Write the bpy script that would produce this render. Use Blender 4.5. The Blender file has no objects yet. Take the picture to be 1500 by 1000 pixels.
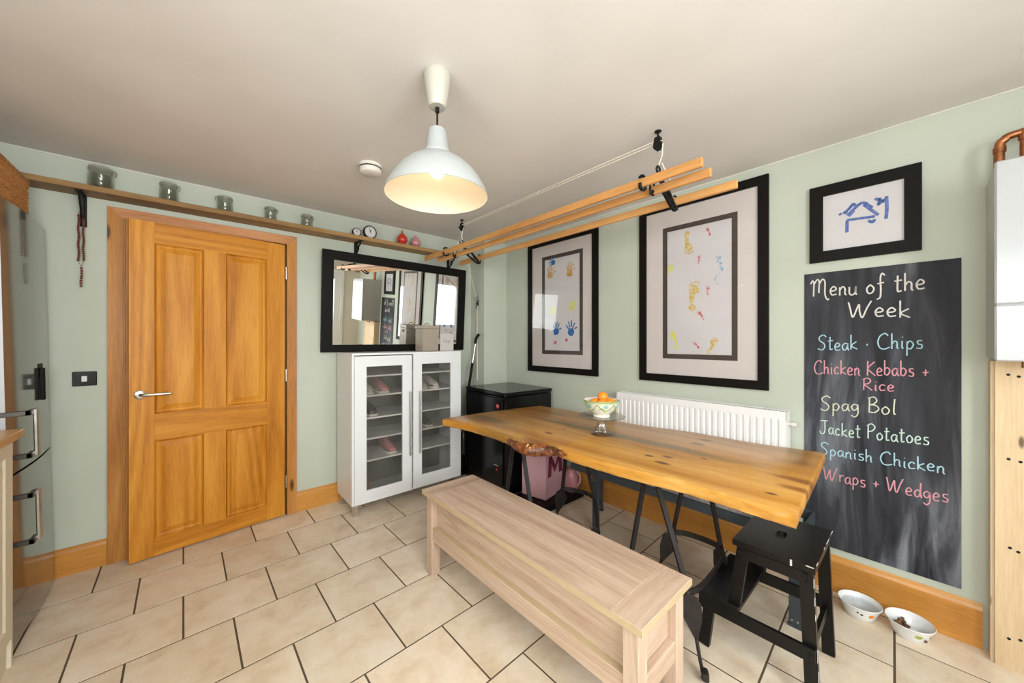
import bpy, bmesh, math, random
from mathutils import Vector, Matrix
random.seed(7)
PI = math.pi
sc = bpy.context.scene
COL = sc.collection

# ------------------------------------------------------------------ camera, world, lights, exposure
cam_d = bpy.data.cameras.new('camera')
cam_d.sensor_width = 36.0
cam_d.lens = 36.0 * 530.0 / 1500.0
cam_d.shift_y = -1.0 / 1500.0
cam_d.clip_start = 0.02
cam = bpy.data.objects.new('camera', cam_d)
COL.objects.link(cam)
cam.location = (0, 0, 1.27)
cam.rotation_euler = (PI / 2, 0, -math.atan(470 / 530.0))
sc.camera = cam

w = bpy.data.worlds.new('world')
sc.world = w
w.use_nodes = True
bg = w.node_tree.nodes['Background']
bg.inputs['Color'].default_value = (0.80, 0.88, 1.0, 1)
bg.inputs['Strength'].default_value = 1.4
sc.view_settings.view_transform = 'Standard'
sc.view_settings.look = 'None'
sc.view_settings.gamma = 1.0
sc.view_settings.exposure = 0.0
sc.view_settings.use_curve_mapping = False


def area_light(name, loc, target, size, power, color):
    d = bpy.data.lights.new(name, 'AREA')
    d.shape = 'RECTANGLE'
    d.size, d.size_y = size
    d.energy = power
    d.color = color
    o = bpy.data.objects.new(name, d)
    COL.objects.link(o)
    o.location = loc
    o.rotation_euler = (Vector(target) - Vector(loc)).to_track_quat('-Z', 'Y').to_euler()
    return o


# daylight: lamps stand outside the glazed back door and the window behind the camera
area_light('door_daylight', (1.74, -1.62, 1.05), (1.2, 1.5, 0.6), (1.3, 2.0), 50, (0.94, 0.97, 1.0))
area_light('window_daylight', (0.15, -1.62, 1.62), (-0.4, 2.0, 0.7), (2.0, 1.3), 215, (0.96, 0.98, 1.0))
area_light('side_window_daylight', (-1.56, -0.15, 1.60), (1.2, -0.15, 0.6), (2.2, 1.2), 108, (0.97, 0.98, 1.0))
# photographer's flash through a wide softbox, bounced off the ceiling behind the camera
area_light('bounce_flash', (-0.35, -0.52, 0.95), (-0.35, -0.52, 2.27), (1.5, 1.0), 13, (1.0, 0.975, 0.94))

# ------------------------------------------------------------------ materials


def new_mat(name):
    m = bpy.data.materials.new(name)
    m.use_nodes = True
    nt = m.node_tree
    b = nt.nodes['Principled BSDF']
    return m, nt, b


def N(nt, typ, **kw):
    n = nt.nodes.new(typ)
    for k, v in kw.items():
        if k in n.inputs:
            n.inputs[k].default_value = v
        else:
            setattr(n, k, v)
    return n


def ramp(nt, stops, fac=None):
    r = nt.nodes.new('ShaderNodeValToRGB')
    e = r.color_ramp.elements
    while len(e) > 1:
        e.remove(e[-1])
    e[0].position = stops[0][0]
    e[0].color = (*stops[0][1], 1)
    for p, c in stops[1:]:
        x = e.new(p)
        x.color = (*c, 1)
    if fac is not None:
        nt.links.new(fac, r.inputs[0])
    return r


def mixc(nt, fac, a, b, mode='MIX'):
    m = nt.nodes.new('ShaderNodeMix')
    m.data_type = 'RGBA'
    m.blend_type = mode
    for sock, v in ((m.inputs[0], fac), (m.inputs[6], a), (m.inputs[7], b)):
        if isinstance(v, (int, float)):
            sock.default_value = v
        elif isinstance(v, tuple):
            sock.default_value = (*v, 1)
        else:
            nt.links.new(v, sock)
    return m.outputs[2]


def coords(nt, scale=(1, 1, 1), rnd=True):
    tc = nt.nodes.new('ShaderNodeTexCoord')
    src = tc.outputs['Object']
    if rnd:
        oi = nt.nodes.new('ShaderNodeObjectInfo')
        mul = nt.nodes.new('ShaderNodeVectorMath')
        mul.operation = 'SCALE'
        mul.inputs[0].default_value = (7.3, 11.1, 5.7)
        nt.links.new(oi.outputs['Random'], mul.inputs['Scale'])
        add = nt.nodes.new('ShaderNodeVectorMath')
        add.operation = 'ADD'
        nt.links.new(src, add.inputs[0])
        nt.links.new(mul.outputs[0], add.inputs[1])
        src = add.outputs[0]
    mp = nt.nodes.new('ShaderNodeMapping')
    mp.inputs['Scale'].default_value = scale
    nt.links.new(src, mp.inputs['Vector'])
    return mp.outputs[0]


def bump(nt, b, height, strength=0.1, dist=0.01):
    bp = nt.nodes.new('ShaderNodeBump')
    bp.inputs['Strength'].default_value = strength
    bp.inputs['Distance'].default_value = dist
    nt.links.new(height, bp.inputs['Height'])
    nt.links.new(bp.outputs[0], b.inputs['Normal'])


def plain(name, col, rough=0.5, metal=0.0, var=0.04, scale=30, spec=0.5, coat=0.0, bmp=0.0):
    m, nt, b = new_mat(name)
    n = N(nt, 'ShaderNodeTexNoise', Scale=scale, Detail=3.0)
    nt.links.new(coords(nt), n.inputs['Vector'])
    r = ramp(nt, [(0.3, tuple(max(0, c * (1 - var)) for c in col)), (0.7, tuple(min(1, c * (1 + var)) for c in col))], n.outputs[0])
    nt.links.new(r.outputs[0], b.inputs['Base Color'])
    b.inputs['Roughness'].default_value = rough
    b.inputs['Metallic'].default_value = metal
    b.inputs['Specular IOR Level'].default_value = spec
    b.inputs['Coat Weight'].default_value = coat
    if bmp:
        bump(nt, b, n.outputs[0], bmp, 0.002)
    return m


def wood(name, dark, mid, light, axis='Z', rough=0.4, rings=14.0, fine=1.0, coat=0.0, knots=0.0, rnd=True, dist=3.0, streaks=None, ringamt=1.0, spec=0.25):
    """grain runs along axis"""
    m, nt, b = new_mat(name)
    st = {'X': (0.07, 1, 1), 'Y': (1, 0.07, 1), 'Z': (1, 1, 0.07)}[axis]
    co = coords(nt, st, rnd)
    # growth rings: contour lines of a slow noise field, stretched along the grain
    n0 = N(nt, 'ShaderNodeTexNoise', Scale=rings * 0.28, Detail=1.5, Roughness=0.4, Distortion=dist * 0.12)
    nt.links.new(co, n0.inputs['Vector'])
    mu = N(nt, 'ShaderNodeMath', operation='MULTIPLY')
    nt.links.new(n0.outputs[0], mu.inputs[0])
    mu.inputs[1].default_value = 15.0
    fr_ = N(nt, 'ShaderNodeMath', operation='PINGPONG')
    nt.links.new(mu.outputs[0], fr_.inputs[0])
    fr_.inputs[1].default_value = 0.5
    n1 = N(nt, 'ShaderNodeTexNoise', Scale=rings * 0.9, Detail=4.0, Distortion=0.3)
    nt.links.new(co, n1.inputs['Vector'])
    n2 = N(nt, 'ShaderNodeTexNoise', Scale=150.0 * fine, Detail=3.0)
    nt.links.new(co, n2.inputs['Vector'])
    a1 = N(nt, 'ShaderNodeMath', operation='MULTIPLY')
    nt.links.new(fr_.outputs[0], a1.inputs[0])
    a1.inputs[1].default_value = 0.22 * ringamt
    a2 = N(nt, 'ShaderNodeMath', operation='MULTIPLY_ADD')
    nt.links.new(n1.outputs[0], a2.inputs[0])
    a2.inputs[1].default_value = 0.72
    nt.links.new(a1.outputs[0], a2.inputs[2])
    a3 = N(nt, 'ShaderNodeMath', operation='MULTIPLY_ADD')
    nt.links.new(n2.outputs[0], a3.inputs[0])
    a3.inputs[1].default_value = 0.34
    nt.links.new(a2.outputs[0], a3.inputs[2])
    r = ramp(nt, [(0.34, dark), (0.58, mid), (0.80, light)], a3.outputs[0])
    col = r.outputs[0]
    if knots > 0:
        kst = {'X': (2.2, 7, 7), 'Y': (7, 2.2, 7), 'Z': (7, 7, 2.2)}[axis]
        vo = N(nt, 'ShaderNodeTexVoronoi', Scale=knots)
        nt.links.new(coords(nt, kst, rnd), vo.inputs['Vector'])
        kr = ramp(nt, [(0.0, (1, 1, 1)), (0.07, (0.9, 0.9, 0.9)), (0.13, (0, 0, 0))], vo.outputs['Distance'])
        col = mixc(nt, kr.outputs[0], col, tuple(c * 0.25 for c in dark))
    if streaks:
        tc = nt.nodes.new('ShaderNodeTexCoord')
        for (px, py, pz, sx, sy, sz, c, amt) in streaks:
            mp = nt.nodes.new('ShaderNodeMapping')
            mp.vector_type = 'POINT'
            mp.inputs['Scale'].default_value = (1 / sx, 1 / sy, 1 / sz)
            px, py = px - 1.7, py - 1.15   # the tabletop's own coordinates
            mp.inputs['Location'].default_value = (-px / sx, -py / sy, -pz / sz)
            wob0 = N(nt, 'ShaderNodeTexNoise', Scale=7.0, Detail=3.0)
            nt.links.new(tc.outputs['Object'], wob0.inputs['Vector'])
            wob = nt.nodes.new('ShaderNodeVectorMath')
            wob.operation = 'SUBTRACT'
            nt.links.new(wob0.outputs['Color'], wob.inputs[0])
            wob.inputs[1].default_value = (0.5, 0.5, 0.5)
            wa = nt.nodes.new('ShaderNodeVectorMath')
            wa.operation = 'MULTIPLY_ADD'
            nt.links.new(wob.outputs[0], wa.inputs[0])
            wa.inputs[1].default_value = (min(0.10, sx * 1.4), min(0.10, sy * 0.8), 0.0)
            nt.links.new(tc.outputs['Object'], wa.inputs[2])
            nt.links.new(wa.outputs[0], mp.inputs['Vector'])
            ln = nt.nodes.new('ShaderNodeVectorMath')
            ln.operation = 'LENGTH'
            nt.links.new(mp.outputs[0], ln.inputs[0])
            kr = ramp(nt, [(0.0, (amt,) * 3), (0.55, (amt * 0.75,) * 3), (1.0, (0, 0, 0))], ln.outputs['Value'])
            col = mixc(nt, kr.outputs[0], col, c)
    nt.links.new(col, b.inputs['Base Color'])
    b.inputs['Roughness'].default_value = rough
    b.inputs['Specular IOR Level'].default_value = spec
    b.inputs['Coat Weight'].default_value = coat
    b.inputs['Coat Roughness'].default_value = 0.25
    bump(nt, b, a3.outputs[0], 0.12, 0.002)
    return m


def glass_mat(name, tint=(1, 1, 1), ior=1.45, rough=0.02, extra=0.0):
    """thin clear glass: mirror-like film over see-through"""
    m = bpy.data.materials.new(name)
    m.use_nodes = True
    nt = m.node_tree
    nt.nodes.clear()
    out = nt.nodes.new('ShaderNodeOutputMaterial')
    tr = nt.nodes.new('ShaderNodeBsdfTransparent')
    tr.inputs[0].default_value = (*tint, 1)
    gl = nt.nodes.new('ShaderNodeBsdfGlossy')
    gl.inputs['Roughness'].default_value = rough
    fr = nt.nodes.new('ShaderNodeLayerWeight')
    fr.inputs['Blend'].default_value = 0.5
    pw = N(nt, 'ShaderNodeMath', operation='POWER')
    nt.links.new(fr.outputs['Facing'], pw.inputs[0])
    pw.inputs[1].default_value = 4.0
    f0 = ((ior - 1) / (ior + 1)) ** 2
    ad = N(nt, 'ShaderNodeMath', operation='MULTIPLY_ADD')
    nt.links.new(pw.outputs[0], ad.inputs[0])
    ad.inputs[1].default_value = 1 - f0 - extra
    ad.inputs[2].default_value = f0 + extra
    mx = nt.nodes.new('ShaderNodeMixShader')
    nt.links.new(ad.outputs[0], mx.inputs[0])
    nt.links.new(tr.outputs[0], mx.inputs[1])
    nt.links.new(gl.outputs[0], mx.inputs[2])
    nt.links.new(mx.outputs[0], out.inputs[0])
    return m


def smoked_glass(name):
    m = bpy.data.materials.new(name)
    m.use_nodes = True
    nt = m.node_tree
    nt.nodes.clear()
    out = nt.nodes.new('ShaderNodeOutputMaterial')
    tr = nt.nodes.new('ShaderNodeBsdfTransparent')
    tr.inputs[0].default_value = (0.93, 0.92, 0.90, 1)
    gl = nt.nodes.new('ShaderNodeBsdfPrincipled')
    gl.inputs['Base Color'].default_value = (0.22, 0.21, 0.19, 1)
    gl.inputs['Roughness'].default_value = 0.32
    nz = N(nt, 'ShaderNodeTexNoise', Scale=5.0, Detail=2.0)
    nt.links.new(coords(nt), nz.inputs['Vector'])
    rr = ramp(nt, [(0.3, (0.05,) * 3), (0.7, (0.20,) * 3)], nz.outputs[0])
    mx = nt.nodes.new('ShaderNodeMixShader')
    nt.links.new(rr.outputs[0], mx.inputs[0])
    nt.links.new(tr.outputs[0], mx.inputs[1])
    nt.links.new(gl.outputs[0], mx.inputs[2])
    nt.links.new(mx.outputs[0], out.inputs[0])
    return m


def emit(name, col, strength):
    m, nt, b = new_mat(name)
    b.inputs['Base Color'].default_value = (*col, 1)
    b.inputs['Emission Color'].default_value = (*col, 1)
    b.inputs['Emission Strength'].default_value = strength
    return m


def paint_wall(name, col):
    m, nt, b = new_mat(name)
    n = N(nt, 'ShaderNodeTexNoise', Scale=2.2, Detail=4.0)
    nt.links.new(coords(nt, rnd=False), n.inputs['Vector'])
    r = ramp(nt, [(0.3, tuple(c * 0.95 for c in col)), (0.7, tuple(min(1, c * 1.04) for c in col))], n.outputs[0])
    nt.links.new(r.outputs[0], b.inputs['Base Color'])
    b.inputs['Roughness'].default_value = 0.55
    b.inputs['Specular IOR Level'].default_value = 0.3
    f = N(nt, 'ShaderNodeTexNoise', Scale=160.0, Detail=2.0)
    nt.links.new(coords(nt, rnd=False), f.inputs['Vector'])
    bump(nt, b, f.outputs[0], 0.06, 0.002)
    return m


def tile_mat():
    m, nt, b = new_mat('beige_tile')
    co = coords(nt)
    n = N(nt, 'ShaderNodeTexNoise', Scale=7.0, Detail=6.0, Roughness=0.65, Distortion=0.3)
    nt.links.new(co, n.inputs['Vector'])
    r = ramp(nt, [(0.30, (0.62, 0.49, 0.35)), (0.48, (0.73, 0.61, 0.465)), (0.68, (0.80, 0.71, 0.59))], n.outputs[0])
    oi = nt.nodes.new('ShaderNodeObjectInfo')
    rr = ramp(nt, [(0.0, (0.93, 0.92, 0.90)), (1.0, (1.04, 1.03, 1.03))], oi.outputs['Random'])
    v = N(nt, 'ShaderNodeTexVoronoi', Scale=24.0)
    nt.links.new(co, v.inputs['Vector'])
    pit = ramp(nt, [(0.0, (0.6, 0.5, 0.42)), (0.035, (1, 1, 1))], v.outputs['Distance'])
    c = mixc(nt, 1.0, r.outputs[0], rr.outputs[0], 'MULTIPLY')
    c = mixc(nt, 0.5, c, pit.outputs[0], 'MULTIPLY')
    nt.links.new(c, b.inputs['Base Color'])
    b.inputs['Roughness'].default_value = 0.36
    bump(nt, b, n.outputs[0], 0.15, 0.004)
    return m


def chalk_mat():
    m, nt, b = new_mat('chalkboard_paint')
    n = N(nt, 'ShaderNodeTexNoise', Scale=10.0, Detail=7.0, Distortion=0.9, Roughness=0.6)
    nt.links.new(coords(nt, (1, 1.0, 0.13), False), n.inputs['Vector'])
    n2 = N(nt, 'ShaderNodeTexNoise', Scale=2.0, Detail=2.0)
    nt.links.new(coords(nt, (1, 1, 0.6), False), n2.inputs['Vector'])
    r = ramp(nt, [(0.38, (0.012, 0.012, 0.015)), (0.50, (0.060, 0.063, 0.078)), (0.66, (0.22, 0.23, 0.26))], n.outputs[0])
    r2 = ramp(nt, [(0.38, (0.15,) * 3), (0.60, (1, 1, 1))], n2.outputs[0])
    c = mixc(nt, r2.outputs[0], (0.03, 0.03, 0.034), r.outputs[0])
    nt.links.new(c, b.inputs['Base Color'])
    b.inputs['Roughness'].default_value = 0.6
    b.inputs['Specular IOR Level'].default_value = 0.12
    return m


def print_mat(name, col, paper, lo=0.42, hi=0.58, scale=60):
    m, nt, b = new_mat(name)
    n = N(nt, 'ShaderNodeTexNoise', Scale=scale, Detail=4.0)
    nt.links.new(coords(nt), n.inputs['Vector'])
    r = ramp(nt, [(lo, paper), (hi, col)], n.outputs[0])
    nt.links.new(r.outputs[0], b.inputs['Base Color'])
    b.inputs['Roughness'].default_value = 0.8
    return m


M = {}
M['wall'] = paint_wall('sage_wall_paint', (0.475, 0.50, 0.42))
M['wall_pale'] = paint_wall('pale_wall_paint', (0.62, 0.56, 0.47))
M['ceiling'] = paint_wall('ceiling_paint', (0.675, 0.635, 0.60))
M['tile'] = tile_mat()
M['grout'] = plain('dark_grout', (0.10, 0.066, 0.038), 0.85)
OD, OM, OL = (0.30, 0.098, 0.006), (0.51, 0.192, 0.015), (0.64, 0.29, 0.038)
M['door_z'] = wood('pine_door_upright', OD, OM, OL, 'Z', 0.45, 10, ringamt=1.5)
M['door_x'] = wood('pine_door_cross', OD, OM, OL, 'X', 0.45, 10, ringamt=1.5)
AD, AM, AL = (0.27, 0.095, 0.018), (0.44, 0.18, 0.038), (0.55, 0.27, 0.08)
M['arch_z'] = wood('pine_architrave_upright', AD, AM, AL, 'Z', 0.42, 8, knots=1.0, ringamt=1.4)
M['arch_x'] = wood('pine_architrave_cross', AD, (0.45, 0.18, 0.065), (0.58, 0.29, 0.13), 'X', 0.42, 8, knots=0.6, ringamt=1.4)
M['skirt_x'] = wood('pine_skirting_x', (0.30, 0.11, 0.02), (0.52, 0.22, 0.04), (0.64, 0.32, 0.08), 'X', 0.35, 5, coat=0.2, dist=5)
M['skirt_y'] = wood('pine_skirting_y', (0.33, 0.13, 0.02), (0.56, 0.25, 0.05), (0.68, 0.36, 0.09), 'Y', 0.35, 5, coat=0.2, dist=5)
M['shelf'] = wood('old_pine_shelf', (0.15, 0.075, 0.025), (0.29, 0.165, 0.06), (0.40, 0.24, 0.10), 'X', 0.5, 7, knots=0.8)
M['rail'] = wood('pine_rail', (0.33, 0.135, 0.035), (0.52, 0.25, 0.08), (0.66, 0.37, 0.14), 'Y', 0.45, 8, knots=0.5)
M['oak_y'] = wood('pale_oak_y', (0.36, 0.235, 0.165), (0.50, 0.36, 0.265), (0.60, 0.46, 0.355), 'Y', 0.5, 22, fine=1.6, dist=2)
M['oak_x'] = wood('pale_oak_x', (0.36, 0.235, 0.165), (0.50, 0.36, 0.265), (0.60, 0.46, 0.355), 'X', 0.5, 22, fine=1.6, dist=2)
M['oak_z'] = wood('pale_oak_z', (0.36, 0.235, 0.165), (0.50, 0.36, 0.265), (0.60, 0.46, 0.355), 'Z', 0.5, 22, fine=1.6, dist=2)
M['edge'] = plain('bench_edge_band', (0.47, 0.36, 0.215), 0.5)
kn = (0.07, 0.018, 0.006)
grn = (0.13, 0.09, 0.028)
brn = (0.16, 0.04, 0.01)
knots = []
for (x, y, r) in ((1.973, .725, .026), (1.875, .73, .028), (1.567, .736, .022), (1.473, .712, .028), (1.481, 1.363, .024), (1.615, 1.368, .014), (1.522, .801, .018), (1.66, .62, .013), (1.45, .33, .016)):
    knots.append((x, y, .76, r * .8, r * 1.5, 5, kn, 0.97))
stk = [(1.72, 1.05, .76, .055, .75, 5, grn, 0.9), (1.46, 1.88, .76, .06, .22, 5, grn, 0.9), (1.90, 1.75, .76, .03, .25, 5, brn, 0.6),
       (1.72, 1.45, .76, .025, .45, 5, grn, .8), (1.66, .29, .76, .035, .12, 5, brn, .8), (1.56, .27, .76, .03, .09, 5, brn, .75), (1.90, .34, .76, .05, .12, 5, brn, .5),
       (1.30, 1.28, .74, .06, .13, 5, brn, .8), (1.75, 2.02, .76, .12, .05, 5, brn, .5), (1.27, 1.55, .74, .03, .25, 5, grn, .55), (1.62, .9, .76, .02, .35, 5, brn, .35), (1.75, .255, .735, .30, .012, .03, brn, .6)]
M['slab'] = wood('live_edge_slab', (0.28, 0.09, 0.009), (0.47, 0.21, 0.030), (0.60, 0.32, 0.078), 'Y', 0.32, 9, coat=0.3, rnd=False, dist=4, ringamt=1.3, streaks=stk + knots)
M['burl'] = plain('bark_burl', (0.15, 0.045, 0.012), 0.42, var=0.8, scale=40, coat=0.15, bmp=0.6)
M['ply'] = wood('plywood', (0.50, 0.34, 0.19), (0.64, 0.47, 0.29), (0.74, 0.58, 0.40), 'Z', 0.6, 5, dist=6, knots=2.0, ringamt=1.5)
M['counter'] = wood('counter_wood', (0.36, 0.19, 0.07), (0.52, 0.30, 0.12), (0.62, 0.38, 0.17), 'Y', 0.35, 12)
M['cream'] = plain('cream_cabinet', (0.66, 0.60, 0.46), 0.45)
M['white'] = plain('white_gloss', (0.72, 0.72, 0.73), 0.22, var=0.01)
M['white_rad'] = plain('radiator_enamel', (0.78, 0.755, 0.74), 0.35, var=0.01)
M['boiler'] = plain('boiler_enamel', (0.40, 0.405, 0.41), 0.2, var=0.01)
M['boiler_side'] = plain('boiler_side_enamel', (0.50, 0.51, 0.48), 0.35, var=0.01)
M['black'] = plain('black_frame', (0.006, 0.0045, 0.0035), 0.5, var=0.1, spec=0.12)
M['black_gloss'] = plain('black_gloss', (0.003, 0.003, 0.0035), 0.2, var=0.1, spec=0.35)
M['stool'] = plain('black_stool_lacquer', (0.005, 0.004, 0.0035), 0.36, var=0.2, spec=0.25)
M['iron'] = plain('cast_iron', (0.005, 0.005, 0.005), 0.55, var=0.2, spec=0.25)
M['wrought'] = plain('wrought_iron', (0.022, 0.018, 0.017), 0.45, metal=0.4, var=0.3)
M['steel'] = plain('brushed_steel', (0.60, 0.58, 0.55), 0.3, metal=1.0, var=0.08)
M['steel_dark'] = plain('dark_steel', (0.10, 0.09, 0.085), 0.35, metal=0.7)
M['bluesteel'] = plain('blue_grey_steel', (0.06, 0.075, 0.09), 0.4, metal=0.3)
M['speckle'] = plain('speckled_seat', (0.27, 0.25, 0.25), 0.8, var=0.45, scale=160)
M['copper'] = plain('copper', (0.36, 0.14, 0.06), 0.35, metal=0.9, var=0.3)
M['fridge'] = plain('fridge_gloss', (0.26, 0.255, 0.235), 0.10, metal=0.85, var=0.03)
M['fridge_side'] = plain('fridge_side', (0.42, 0.42, 0.45), 0.35, metal=0.3, var=0.02)
M['wicker'] = plain('wicker', (0.38, 0.16, 0.045), 0.6, var=0.4, scale=60)
M['wicker_dark'] = plain('wicker_dark', (0.15, 0.055, 0.018), 0.7, var=0.3)
M['rope'] = plain('white_cord', (0.68, 0.62, 0.52), 0.8)
M['glass'] = glass_mat('picture_glass', (0.98, 0.98, 0.98), 1.3, 0.015)
M['jar'] = glass_mat('jar_glass', (0.955, 0.96, 0.94), 1.5, 0.05, 0.0)
M['stand_glass'] = glass_mat('cut_glass', (0.93, 0.90, 0.87), 1.5, 0.2, 0.13)
M['pane'] = glass_mat('window_glass', (0.96, 0.98, 0.97), 1.4, 0.01)
M['smoked'] = smoked_glass('smoked_frosted_glass')
M['mirror'] = plain('mirror_silver', (0.88, 0.89, 0.87), 0.0, metal=1.0, var=0.0)
M['mat_board'] = plain('mat_board', (0.62, 0.555, 0.53), 0.8, var=0.01)
M['dark_mount'] = plain('brown_mount', (0.060, 0.040, 0.030), 0.7, var=0.1)
paper = (0.60, 0.565, 0.57)
M['paper'] = plain('paper', paper, 0.85, var=0.03, scale=4)
M['pr_blue'] = print_mat('blue_paint_print', (0.015, 0.09, 0.30), (0.03, 0.16, 0.42))
M['pr_lblue'] = print_mat('pale_blue_print', (0.16, 0.33, 0.50), paper)
M['pr_orange'] = print_mat('ochre_print', (0.50, 0.24, 0.045), (0.60, 0.42, 0.22))
M['pr_yellow'] = print_mat('yellow_print', (0.62, 0.60, 0.10), (0.63, 0.61, 0.38))
M['pr_gold'] = print_mat('gold_print', (0.56, 0.37, 0.09), (0.62, 0.53, 0.33))
M['pr_red'] = print_mat('red_print', (0.55, 0.06, 0.09), (0.62, 0.40, 0.40))
M['pr_ink'] = print_mat('blue_ink_drawing', (0.04, 0.09, 0.30), (0.12, 0.19, 0.42), 0.35, 0.6)
M['chalkboard'] = chalk_mat()
M['ch_white'] = print_mat('white_chalk', (0.66, 0.62, 0.58), (0.45, 0.43, 0.41), 0.3, 0.55, 300)
M['ch_blue'] = print_mat('blue_chalk', (0.36, 0.56, 0.64), (0.25, 0.38, 0.44), 0.3, 0.55, 300)
M['ch_pink'] = print_mat('pink_chalk', (0.62, 0.27, 0.31), (0.42, 0.19, 0.22), 0.3, 0.55, 300)
M['ch_cream'] = print_mat('cream_chalk', (0.62, 0.62, 0.47), (0.42, 0.42, 0.34), 0.3, 0.55, 300)
M['ch_mint'] = print_mat('mint_chalk', (0.50, 0.64, 0.56), (0.34, 0.43, 0.38), 0.3, 0.55, 300)
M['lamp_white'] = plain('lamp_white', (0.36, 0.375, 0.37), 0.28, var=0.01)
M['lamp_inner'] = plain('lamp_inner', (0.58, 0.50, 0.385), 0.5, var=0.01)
M['cup'] = plain('lamp_cup', (0.42, 0.40, 0.34), 0.25, var=0.01)
M['bulb'] = emit('glowing_bulb', (1.0, 0.90, 0.72), 6)
M['plastic'] = plain('white_plastic', (0.66, 0.61, 0.56), 0.45, var=0.01)
M['tin'] = plain('taupe_tin', (0.34, 0.285, 0.225), 0.45, var=0.04)
M['card'] = plain('white_card', (0.55, 0.50, 0.47), 0.8, var=0.02)
M['ink'] = plain('black_ink', (0.02, 0.02, 0.02), 0.8)
M['pink'] = plain('pink_card', (0.66, 0.38, 0.43), 0.55, var=0.03)
M['magenta'] = plain('magenta_glitter', (0.20, 0.012, 0.06), 0.4, var=0.6, scale=250)
M['orange'] = plain('orange_peel', (0.86, 0.24, 0.015), 0.4, var=0.1, scale=80, bmp=0.3)
M['ceramic'] = plain('cream_ceramic', (0.70, 0.68, 0.58), 0.2, var=0.02)
M['bowl_white'] = plain('white_ceramic', (0.76, 0.76, 0.76), 0.22, var=0.01)
M['green'] = plain('green_glaze', (0.13, 0.30, 0.09), 0.25, var=0.3)
M['lime'] = plain('lime_glaze', (0.40, 0.48, 0.12), 0.25, var=0.3)
M['aqua'] = plain('aqua_glaze', (0.10, 0.34, 0.36), 0.25, var=0.3)
M['red'] = plain('red_glaze', (0.52, 0.035, 0.015), 0.18, var=0.05)
M['rose'] = plain('rose_glaze', (0.55, 0.24, 0.25), 0.3, var=0.05)
M['gold'] = plain('brass', (0.50, 0.32, 0.10), 0.3, metal=0.9)
M['kibble'] = plain('kibble', (0.15, 0.07, 0.035), 0.8, var=0.3)
M['water'] = glass_mat('water', (0.93, 0.95, 0.96), 1.33, 0.02)
M['logo_red'] = plain('red_sticker', (0.60, 0.02, 0.04), 0.35)
M['bead'] = plain('dark_red_bead', (0.14, 0.03, 0.02), 0.35)
M['silver_rim'] = plain('jar_clip', (0.38, 0.35, 0.30), 0.35, metal=0.8)
M['upvc'] = plain('white_upvc', (0.74, 0.73, 0.70), 0.3, var=0.01)
M['shoe'] = plain('pale_shoe', (0.48, 0.42, 0.36), 0.7, var=0.2)
M['dark_back'] = plain('cabinet_back', (0.10, 0.095, 0.08), 0.6)
M['terracotta'] = plain('terracotta', (0.40, 0.17, 0.07), 0.8)

# ------------------------------------------------------------------ object helpers
MAT = {}   # world matrix of each empty


def to_local(parent):
    while parent is not None and parent.name not in MAT:
        parent = parent.parent
    return MAT[parent.name].inverted() if parent is not None else None


def obj(name, bm, mat, parent=None, smooth=False, label=None, origin=None):
    """link bm (built in world coordinates) as one mesh object"""
    bmesh.ops.recalc_face_normals(bm, faces=bm.faces)
    me = bpy.data.meshes.new(name)
    o = bpy.data.objects.new(name, me)
    COL.objects.link(o)
    if parent is not None:
        o.parent = parent
        bm.transform(to_local(parent))
    elif origin is not None:
        mt = Matrix.Translation(origin)
        bm.transform(mt.inverted())
        o.location = origin
        MAT[o.name] = mt
    else:
        MAT[o.name] = Matrix.Identity(4)
    bm.to_mesh(me)
    bm.free()
    for mm in (mat if isinstance(mat, (list, tuple)) else [mat]):
        me.materials.append(mm)
    if smooth:
        for p in me.polygons:
            p.use_smooth = True
        me.set_sharp_from_angle(angle=math.radians(40))
    if label:
        o['label'] = label
    return o


def islands(bm):
    seen = set()
    out = []
    for v in bm.verts:
        if v in seen:
            continue
        st_, comp = [v], []
        seen.add(v)
        while st_:
            a = st_.pop()
            comp.append(a)
            for e in a.link_edges:
                b = e.other_vert(a)
                if b not in seen:
                    seen.add(b)
                    st_.append(b)
        out.append(comp)
    return out


def pieces(name, bm, mat, parent, smooth=False):
    """every loose piece of bm becomes a part of its own"""
    for comp in islands(bm):
        nb = bmesh.new()
        mp = {v: nb.verts.new(v.co) for v in comp}
        for f in {f for v in comp for f in v.link_faces}:
            nb.faces.new([mp[v] for v in f.verts])
        obj(name, nb, mat, parent, smooth)
    bm.free()


def stuff(o):
    o['kind'] = 'stuff'
    return o


def tag(o, label, cat, group=None):
    o['label'] = label
    o['category'] = cat
    if group:
        o['group'] = group
    return o


def struct(o, label=None, cat=None):
    o['kind'] = 'structure'
    if label:
        o['label'] = label
    if cat:
        o['category'] = cat
    return o


def thing(name, label, cat, loc, rot=(0, 0, 0), group=None):
    o = bpy.data.objects.new(name, None)
    COL.objects.link(o)
    o.empty_display_size = 0.05
    o.location = loc
    o.rotation_euler = rot
    from mathutils import Euler
    MAT[o.name] = Matrix.Translation(loc) @ Euler(rot).to_matrix().to_4x4()
    return tag(o, label, cat, group)


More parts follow.
